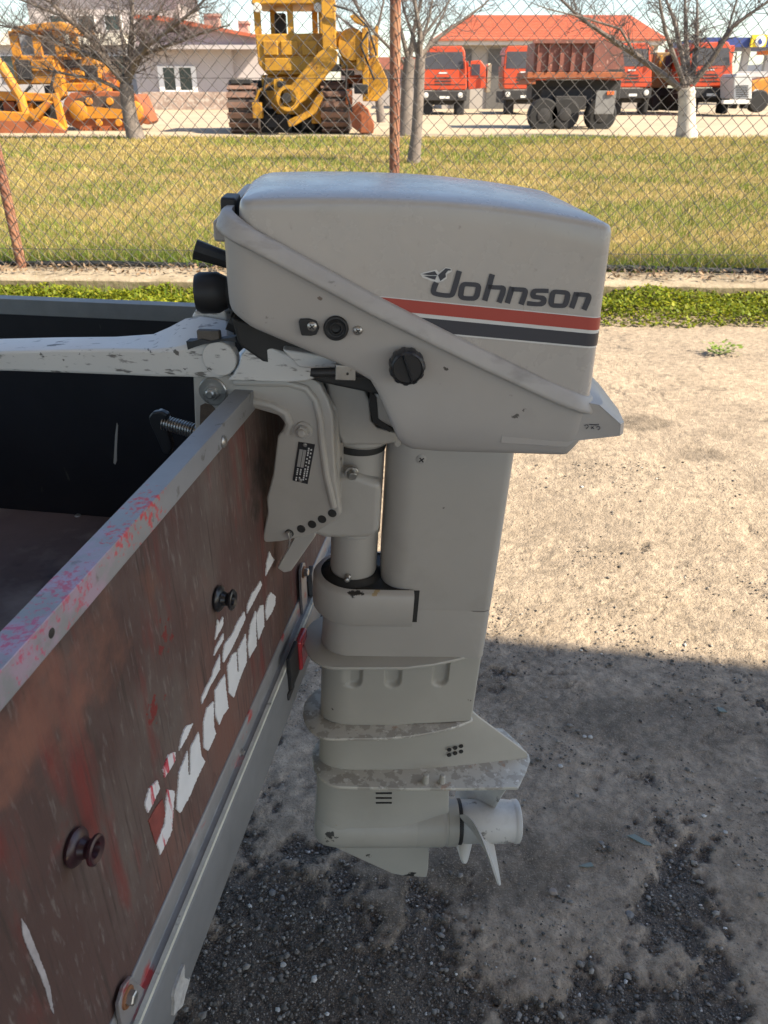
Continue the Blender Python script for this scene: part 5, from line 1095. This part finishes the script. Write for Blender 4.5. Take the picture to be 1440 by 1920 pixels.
part(yp, yo, 'boom_drum', m_yel, lambda b: b.ring(540, 184, D - .8, .34, .10, .5), bm)
part(yp, yo, 'boom_pin', m_ch, lambda b: b.disc(537, 184, D - .85, .14, .55), bm)
part(yp, yo, 'push_arm', m_yel, lambda b: b.poly([(538, 226), (580, 206), (596, 176), (602, 172), (606, 182), (592, 212), (552, 236), (542, 238)], D - .5, .35), bevel=.02)
part(yp, yo, 'track_guard', m_yel, lambda b: b.rect(474, 192, 490, 222, D - .3, .3), bevel=.02)
part(yp, yo, 'hydraulic_hose', m_yel, lambda b: b.bar([(478, 190), (486, 170), (520, 150), (528, 148)], D - .2, .04))
part(yp, yo, 'hydraulic_ram', m_yel, lambda b: b.rect(515, 148, 530, 190, D - .3, .12), bevel=.02)
part(yp, yo, 'winch_housing', m_yel, lambda b: b.rect(636, 105, 672, 128, D + .3, 1.2), bevel=.02)
part(yp, yo, 'winch_motor', m_yel, lambda b: b.rect(640, 88, 660, 106, D + .5, .5), bevel=.02)
part(yp, yo, 'winch_drum', m_yel, lambda b: b.disc(660, 84, D + .2, .44, .9))
part(yp, yo, 'counterweight', m_yel, lambda b: b.poly([(690, 112), (706, 104), (727, 150), (727, 168), (706, 190), (686, 190)], D + .3, 1.4), bevel=.03)
part(yp, yo, 'frame_post', m_yel, lambda b: (b.rect(680, 52, 690, 190, D + .1, .2), b.rect(703, 48, 709, 110, D + .8, .15), b.poly([(655, 30), (668, 24), (684, 40), (680, 48), (664, 40)], D, .5)), bevel=.02)
part(yp, yo, 'tow_gear', m_rorg, lambda b: b.poly([(654, 205), (672, 190), (690, 205), (702, 235), (700, 250), (676, 250), (660, 238)], D - .1, .6), bevel=.03)
part(yp, yo, 'cross_beam', m_rorg, lambda b: b.rect(648, 140, 682, 156, D + .6, 1.0), bevel=.03)
for x0, y0, x1, y1, dd, m_ in ((496, 146, 512, 170, -.1, m_ch), (520, 152, 534, 164, -.35, m_ch), (560, 142, 584, 156, .2, m_ch), (592, 122, 604, 150, -.05, m_ch), (610, 120, 640, 134, .1, m_ch), (640, 132, 664, 142, .0, m_ch), (668, 108, 684, 132, -.1, m_yel), (694, 66, 702, 104, .2, m_yel), (626, 58, 640, 92, .3, m_yel), (648, 168, 660, 196, -.15, m_rorg), (664, 158, 690, 176, -.05, m_ch), (584, 196, 602, 232, .3, m_yel), (500, 222, 520, 240, .2, m_ch), (566, 222, 590, 242, .5, m_ch), (432, 148, 470, 158, .4, m_ch)):
    part(yp, yo, 'fitting', m_, lambda b: b.rect(x0, y0, x1, y1, D + dd, .35), bevel=.03)
for pts in ([(612, 96), (600, 130), (570, 140), (556, 160)], [(632, 100), (650, 124), (648, 170), (660, 210)], [(690, 60), (676, 84), (690, 120), (702, 150)], [(500, 140), (494, 168), (508, 196)], [(626, 10), (660, 20), (690, 50), (706, 104)]):
    part(yp, yo, 'hose', m_ch, lambda b: b.bar(pts, D - .25, .035, 6))
for x0 in (482, 596): part(yp, yo, 'work_lamp', m_lamp, lambda b: b.disc(x0, 14, D + .1, .12, .12))
D = 28.6
bd, bo = yard_thing('bulldozer', 'orange crawler bulldozer with its blade down at the left edge', 'bulldozer', 150, 244, D)
def side_track(y_off, nm):
    out = [(116, 208), (120, 188), (132, 174), (165, 170), (236, 172), (256, 180), (268, 200), (270, 220), (258, 236), (236, 242), (150, 243), (126, 234)]
    tk = part(bd, bo, 'track', m_rorg, lambda b: b.poly(out, D + y_off, .55), bevel=.04)
    part(bd, bo, 'track_frame', m_trk, lambda b: b.poly([(142, 186), (160, 180), (234, 181), (250, 196), (252, 206), (150, 208), (140, 202)], D + y_off - .03, .05), tk, smooth=False)
    part(bd, bo, 'roller_beam', m_org, lambda b: b.poly([(142, 204), (150, 198), (236, 206), (250, 214), (240, 222), (152, 222)], D + y_off - .10, .12), tk, smooth=False)
    for x, r_ in ((146, .30), (250, .30)): part(bd, bo, 'wheel', m_org, lambda b: b.disc(x, 208, D + y_off - .14, r_, .16), tk)
    for x in (166, 185, 205, 222): part(bd, bo, 'roller', m_org, lambda b: b.disc(x, 190 if x in (166, 205) else 230, D + y_off - .12, .11, .12), tk)
    for k in range(11): part(bd, bo, 'shoe', m_rorg, lambda b: b.rect(150 + k * 9, 240, 156 + k * 9, 245, D + y_off - .04, .64), tk, smooth=False)
side_track(0, 0); side_track(2.0, 1)
part(bd, bo, 'engine_hood', m_org, lambda b: b.poly([(104, 112), (112, 104), (172, 106), (186, 118), (188, 155), (104, 158)], D + .7, 1.2), bevel=.06)
part(bd, bo, 'hood_grille', m_ch, lambda b: b.rect(158, 122, 180, 146, D + .66, .05), smooth=False)
part(bd, bo, 'body', m_org, lambda b: (b.rect(30, 104, 108, 158, D + .5, 1.5), b.rect(100, 155, 200, 172, D + .6, 1.4)), bevel=.05)
part(bd, bo, 'cab_roof', m_org, lambda b: b.poly([(18, 62), (22, 50), (85, 42), (112, 40), (140, 52), (144, 64), (130, 64), (104, 56), (40, 60)], D + .3, 1.9), bevel=.05)
for x0, y0, x1, y1 in ((24, 58, 30, 106), (66, 58, 71, 106), (106, 58, 116, 106), (136, 62, 142, 110)): part(bd, bo, 'cab_post', m_org, lambda b: b.rect(x0, y0, x1, y1, D + .45, .14), smooth=False)
part(bd, bo, 'cab_glass', mat('cab_glass', (.22, .22, .24), .15, var=.2), lambda b: b.rect(30, 62, 106, 102, D + 1.7, .04), smooth=False)
part(bd, bo, 'exhaust', m_org, lambda b: (b.rect(124, 82, 132, 106, D + 1.1, .16), b.rect(143, 92, 150, 108, D + 1.1, .16)), bevel=.02)
part(bd, bo, 'lift_ram', m_org, lambda b: b.poly([(100, 130), (112, 130), (120, 180), (108, 190), (98, 160)], D - .1, .4), bevel=.03)
part(bd, bo, 'hydraulic_tank', m_org, lambda b: b.rect(180, 152, 200, 172, D + .2, .5), bevel=.03)
part(bd, bo, 'blade', m_org, lambda b: b.poly([(-60, 206), (30, 210), (64, 214), (104, 226), (122, 244), (-60, 246)], D - 1.4, .25), bevel=.03)
part(bd, bo, 'blade_beam', m_org, lambda b: b.poly([(-60, 168), (20, 172), (96, 176), (100, 190), (-60, 188)], D - 1.0, .3), bevel=.03)
part(bd, bo, 'shaded_gap', m_ch, lambda b: b.rect(-60, 186, 100, 236, D - .6, .4), smooth=False)  # dark block painting the shaded gap behind the blade
part(bd, bo, 'blade_edge', m_rorg, lambda b: b.poly([(-60, 225), (66, 228), (124, 246), (122, 250), (-60, 250)], D - 1.5, .12), smooth=False)
part(bd, bo, 'blade_arm', m_org, lambda b: (b.poly([(96, 176), (106, 174), (124, 240), (112, 244)], D - 1.2, .2), b.bar([(0, 120), (38, 182), (52, 232)], D - 1.1, .16), b.bar([(-10, 105), (34, 176)], D - .9, .12), b.poly([(52, 214), (86, 188), (96, 192), (66, 228)], D - 1.6, .2)), bevel=.02)
part(bd, bo, 'ripper', m_rorg, lambda b: b.poly([(248, 178), (262, 176), (284, 228), (278, 234), (268, 232), (258, 200), (254, 232), (244, 230)], D + .5, 1.0), bevel=.03)

for x0, y0, x1, y1, dd, m_ in ((112, 92, 122, 106, .5, m_org), (150, 98, 160, 106, .6, m_ch), (120, 112, 150, 128, .62, m_ch), (130, 132, 156, 150, .6, m_org), (60, 112, 100, 134, .42, m_org), (34, 112, 54, 150, .42, m_ch), (84, 160, 112, 176, .1, m_ch), (40, 192, 60, 214, -.9, m_org), (70, 194, 92, 206, -.95, m_ch), (8, 190, 26, 212, -.9, m_rorg), (196, 136, 212, 168, .9, m_rorg), (200, 150, 236, 172, 1.2, m_org)):
    part(bd, bo, 'fitting', m_, lambda b: b.rect(x0, y0, x1, y1, D + dd, .3), bevel=.03)
for pts in ([(104, 130), (96, 160), (88, 190)], [(150, 128), (170, 140), (190, 160)], [(60, 160), (40, 180), (30, 205)]):
    part(bd, bo, 'hose', m_ch, lambda b: b.bar(pts, D - .15, .04, 6))
# ---- trucks
def truck(name, label, x0, x1, yt, yb, D, extra=None, flat=False):
    r_, o = yard_thing(name, label, 'truck', (x0 + x1) / 2, yb, D, 'orange trucks parked in the yard'); W, Hh = x1 - x0, yb - yt
    X = lambda u: x0 + W * u; Y = lambda v: yt + Hh * v
    cab = part(r_, o, 'cab', m_cab, lambda b: b.poly([(X(0), Y(.60)), (X(0), Y(.34)), (X(.04), Y(.08)), (X(.10), Y(.01)), (X(.90), Y(.0)), (X(.96), Y(.07)), (X(1), Y(.34)), (X(1), Y(.60)), (X(.97), Y(.63)), (X(.03), Y(.63))], D, 2.0), bevel=.06)
    part(r_, o, 'windscreen', m_ws, lambda b: b.poly([(X(.06), Y(.33)), (X(.09), Y(.09)), (X(.91), Y(.085)), (X(.94), Y(.33))], D - .015, .03), cab, smooth=False)
    part(r_, o, 'side_window', m_ws, lambda b: b.box((PX(X(1), 0, D).x - o.x - .04, .35, PX(0, Y(.33), D).z - o.z), (PX(X(1), 0, D).x - o.x + .012, 1.25, PX(0, Y(.12), D).z - o.z)), cab, smooth=False)
    for k in range(3): part(r_, o, 'grille_slot', m_ch, lambda b: b.rect(X(.30), Y(.445 + .045 * k), X(.66), Y(.465 + .045 * k), D - .02, .05), cab, smooth=False)
    part(r_, o, 'panel_seam', m_ch, lambda b: b.rect(X(.02), Y(.545), X(.98), Y(.555), D - .012, .03), cab, smooth=False)
    part(r_, o, 'badge', mat('badge_silver', (.6, .6, .6), .3), lambda b: b.rect(X(.38), Y(.375), X(.58), Y(.395), D - .02, .04), cab, smooth=False)
    part(r_, o, 'bumper', m_ch, lambda b: b.rect(X(-.01), Y(.64), X(1.01), Y(.78), D - .15, .5), bevel=.04)
    for u in (.10, .86): part(r_, o, 'headlamp', m_lamp, lambda b: b.disc(X(u), Y(.70), D - .19, .13, .06))
    part(r_, o, 'number_plate', mat('plate_white', (.62, .62, .6), .5), lambda b: b.rect(X(.40), Y(.715), X(.62), Y(.75), D - .17, .03), smooth=False)
    for u in (.04, .74): part(r_, o, 'wheel', m_tyre, lambda b: b.rect(X(u), Y(.74), X(u + .22), Y(1.0), D + .15, 1.05), bevel=.12, seg=3)
    part(r_, o, 'chassis', m_ch, lambda b: b.rect(X(.15), Y(.66), X(.85), Y(.84), D + .4, 6.0), smooth=False)
    for u in (-.10, 1.04): part(r_, o, 'mirror', m_ch, lambda b: (b.rect(X(u), Y(.16), X(u + .06), Y(.30), D - .2, .08), b.rect(X(u) if u < 0 else X(.96), Y(.14), X(.04) if u < 0 else X(u + .06), Y(.16), D - .16, .04)), smooth=False)
    for u in (.04, .74): part(r_, o, 'rear_wheel', m_tyre, lambda b: b.rect(X(u), Y(.76), X(u + .22), Y(1.0), D + 4.2, 1.05), bevel=.12, seg=3)
    if extra: extra(r_, o, X, Y, D, cab)
    return r_
def bodywork(col):
    def f(r_, o, X, Y, D, cab): part(r_, o, 'load_body', col, lambda b: b.rect(X(-.06), Y(.05), X(1.06), Y(.60), D + 2.2, 4.6), bevel=.04)
    return f
def door_open(r_, o, X, Y, D, cab):
    d_ = part(r_, o, 'side_locker', m_cab, lambda b: b.poly([(X(1.01), Y(.22)), (X(1.30), Y(.20)), (X(1.42), Y(.30)), (X(1.42), Y(.60)), (X(1.04), Y(.62))], D + .8, .9), bevel=.03)
    part(r_, o, 'locker_window', m_ws, lambda b: b.rect(X(1.10), Y(.26), X(1.30), Y(.42), D + .77, .05), d_, smooth=False)
    part(r_, o, 'fuel_tank', mat('cream_tank', (.60, .52, .36), .6), lambda b: b.rect(X(1.43), Y(.25), X(1.56), Y(.66), D + .9, 1.2), bevel=.05)
truck('truck', 'orange red truck cab with cream tank right of the bare tree', 790, 875, 86, 218, 46, door_open)
truck('truck', 'orange truck cab partly hidden by the left end of the dump body', 944, 1024, 85, 216, 46.5)
truck('truck', 'orange truck cab behind the right end of the dump body', 1150, 1222, 80, 214, 45.5, bodywork(m_rorg))
truck('truck', 'orange truck cab right of the whitewashed tree', 1292, 1374, 78, 214, 45, bodywork(m_cab))
dt, do_ = yard_thing('dump_truck', 'rusty red dump truck with ribbed body seen from behind', 'truck', 1080, 246, 29.5, 'orange trucks parked in the yard'); D = 29.5
m_body = mat('dump_body', (.175, .062, .045), .65, var=.2, vscale=1.5, layers=((4, .54, .68, (.22, .085, .06)), (9, .6, .7, (.45, .25, .19))))
dbd = part(dt, do_, 'dump_body', m_body, lambda b: b.poly([(1000, 134), (1003, 78), (1118, 74), (1140, 130), (1142, 134)], D + .3, .12), smooth=False)
part(dt, do_, 'far_side', m_body, lambda b: b.poly([(1010, 134), (1013, 80), (1122, 76), (1166, 80), (1172, 134)], D + 2.4, .1), dbd, smooth=False)
part(dt, do_, 'floor', m_ch, lambda b: b.rect(1004, 130, 1172, 136, D + .42, 2.0), dbd, smooth=False)
part(dt, do_, 'front_board', m_body, lambda b: b.rect(1003, 78, 1008, 134, D + .42, 2.0), dbd, smooth=False)
for k in range(6): part(dt, do_, 'rib', m_body, lambda b: b.rect(1006 + k * 21, 78, 1012 + k * 21, 134, D + .2, .1), dbd, smooth=False)
part(dt, do_, 'top_rail', m_body, lambda b: b.rect(1000, 74, 1120, 81, D + .18, .14), dbd, smooth=False)
part(dt, do_, 'body_beam', m_rorg, lambda b: (b.rect(988, 135, 1176, 148, D + .25, 2.3), b.rect(990, 148, 1005, 158, D + .3, 2.1)), bevel=.02)
part(dt, do_, 'chassis', m_ch, lambda b: (b.rect(996, 150, 1166, 186, D + .9, 1.2), b.rect(1012, 166, 1112, 200, D + .7, 1.5)), bevel=.03)
for x, y, r_ in ((1020, 216, .52), (1060, 214, .50), (1128, 216, .52)):
    for dep in (.25, 1.9): 
        wl2 = part(dt, do_, 'wheel', m_tyre, lambda b: b.disc(x, y, D + dep, r_, .5, 24)); part(dt, do_, 'hub', m_ch, lambda b: b.disc(x, y, D + dep - .03, r_ * .42, .05), wl2)
part(dt, do_, 'mudflap', mat('mudflap_grey', (.16, .16, .16), .8, var=.2), lambda b: b.rect(1114, 170, 1156, 214, D - .1, .05), bevel=.01)
part(dt, do_, 'tail_lamp', mat('lamp_orange', (.60, .12, .02), .4), lambda b: b.rect(1138, 171, 1152, 178, D - .16, .05), bevel=.01)
part(dt, do_, 'tool_box', m_ch, lambda b: b.rect(1040, 180, 1100, 206, D + .3, .6), bevel=.03)
gl, g_o = yard_thing('grey_lorry', 'small grey lorry front beside the orange truck at right', 'lorry', 1392, 196, 43)
part(gl, g_o, 'cab', mat('lorry_grey', (.42, .42, .42), .6, var=.1), lambda b: b.poly([(1376, 186), (1376, 146), (1382, 138), (1406, 138), (1410, 146), (1410, 186)], 43, 1.8), bevel=.05)
for k in range(6): part(gl, g_o, 'grille_bar', m_ch, lambda b: b.rect(1380, 160 + k * 4, 1404, 161.6 + k * 4, 42.97, .05), smooth=False)
part(gl, g_o, 'bumper', mat('lorry_bumper', (.6, .6, .58), .5), lambda b: b.rect(1356, 188, 1408, 195, 42.6, .3), bevel=.02)
for x in (1380, 1400): part(gl, g_o, 'wheel', m_tyre, lambda b: b.rect(x - 5, 190, x + 5, 204, 43.2, .7), bevel=.05)
part(gl, g_o, 'load_bed', MATS['lorry_grey'], lambda b: b.rect(1374, 160, 1412, 176, 45, 3.0), smooth=False)
ol, oo = yard_thing('wheel_loader', 'orange wheel loader cut by the right edge of the picture', 'loader', 1435, 200, 44)
part(ol, oo, 'body', m_org, lambda b: b.poly([(1408, 186), (1410, 152), (1440, 146), (1490, 140), (1500, 186)], 44, 2.0), bevel=.06)
part(ol, oo, 'cab', m_org, lambda b: (b.rect(1446, 100, 1450, 146, 44.3, .1), b.rect(1484, 100, 1488, 146, 44.3, .1), b.rect(1442, 94, 1492, 101, 44.2, 1.5)), smooth=False)
part(ol, oo, 'headlamp', m_lamp, lambda b: b.disc(1418, 174, 43.9, .16, .1))
for x in (1424, 1484): part(ol, oo, 'wheel', m_tyre, lambda b: b.disc(x, 190, 43.6, .50, .5, 24))
yl, y_o = yard_thing('excavator', 'brown and yellow excavator between two trucks behind the whitewashed tree', 'excavator', 1240, 206, 50)
part(yl, y_o, 'house', mat('machine_brown', (.22, .13, .05), .7, var=.2), lambda b: b.rect(1222, 98, 1262, 165, 50, 2.5), bevel=.05)
part(yl, y_o, 'side_panel', m_yel, lambda b: b.rect(1232, 104, 1244, 148, 49.9, .15), bevel=.02)
part(yl, y_o, 'window', m_ws, lambda b: b.rect(1246, 104, 1259, 126, 49.95, .1), smooth=False)
part(yl, y_o, 'undercarriage', m_ch, lambda b: (b.rect(1224, 165, 1275, 180, 50.2, 2.3), b.rect(1220, 178, 1240, 208, 49.8, 3), b.rect(1256, 178, 1278, 208, 49.8, 3)), bevel=.05)

# ================================================================== SMALL THINGS ON THE GROUND
m_sherd = mat('green_glass', (.17, .20, .175), .15, var=.1, vscale=40)
def sherd(label, px, py, pts):
    v = WF.Z(px, py, 0); v.z = ground_z(v.x, v.y) + .002; b = MB(); b.prism([(a * .001, c * .001) for a, c in pts], 0, .003, ax=2); b.xf(Matrix.Rotation(R(9), 4, 'X')); o = b.build('glass_shard', m_sherd, smooth=False); o.location = v; tag(o, label, 'shard', 'broken glass on the dirt')
sherd('long pale green glass shard lying in the middle of the shade', 1198, 1573, [(-22, 8), (-6, 11), (20, -8), (22, -14), (8, -12)])
sherd('small green glass shard with a pointed left end', 1100, 1618, [(-16, -3), (10, 5), (14, -4), (-2, -5)])
sherd('pale glass shard near the shadow edge at right', 1353, 1333, [(-9, 10), (4, 6), (11, -6), (-8, -4)])
m_st = mat('pale_stone', (.40, .385, .36), .85, var=.2, vscale=60); m_std = mat('grey_stone', (.17, .165, .16), .85, var=.2, vscale=60)
def pebble(label, px, py, s, m, k):
    v = WF.Z(px, py, 0); v.z = ground_z(v.x, v.y) + s * .0003; rr = random.Random(k); b = MB()
    rg = [[(math.cos(a) * q * rr.uniform(.8, 1.15), math.sin(a) * q * rr.uniform(.7, 1.05), z) for a in np.linspace(0, 6.28, 9)[:-1]] for q, z in ((.55, -.35), (1., .0), (.85, .4), (.4, .62))]
    b.loft(rg); b.xf(Matrix.Scale(s * .001, 4)); o = b.build('pebble', m, smooth=True, ang=25); o.location = v; tag(o, label, 'pebble', 'pebbles on the dirt')
for k, a in enumerate((('rounded grey pebble lowest of the three lone pebbles at right', 1181, 1708, 9, m_std), ('small square stone left of the long glass shard', 1128, 1580, 6, m_std), ('pale chip nearest the propeller on the right', 1051, 1437, 6, m_st), ('largest pale chip in the cluster below the shadow edge', 1107, 1381, 6, m_st), ('smaller pale chip at the left of the cluster', 1096, 1381, 5, m_st), ('flat pale brown chip below the green shard', 1038, 1669, 9, mat('brown_stone', (.25, .21, .18), .85)), ('pale pebble at the far right below the shard', 1360, 1561, 5, m_st), ('white pebble low down left of the picture centre', 530, 1802, 6, m_st), ('pale flat stone at the bottom under the skeg', 510, 1667, 8, m_std))): pebble(*a, k)
# tuft of weed on the sunlit dirt
wv_ = WF.Z(1350, 664, 0); wd = thing('weed_tuft', 'single low green weed on the bare sunlit dirt', 'plant', Matrix.Translation(wv_))
b = MB(); rr = random.Random(9)
for k in range(90):
    a = rr.uniform(0, 6.28); L_ = rr.uniform(.03, .12); h_ = rr.uniform(.01, .06); w_ = rr.uniform(.010, .018); c = Vector((math.cos(a) * L_, math.sin(a) * L_ * .8, h_)); t = Vector((math.cos(a), math.sin(a), .3)).normalized(); s = Vector((-math.sin(a), math.cos(a), rr.uniform(-.4, .4))); b.quad([c - t * w_, c + s * w_ * .6, c + t * w_, c - s * w_ * .6])
b.build('leaves', mat('weed_leaf', (.13, .19, .02), .6, var=.3, vscale=20), wd, smooth=False)
b = MB()
for k in range(9): a = k * .7; b.tube([(0, 0, 0), (math.cos(a) * .08, math.sin(a) * .065, .03)], .002, 4)
b.build('stems', MATS['weed_leaf'], wd)
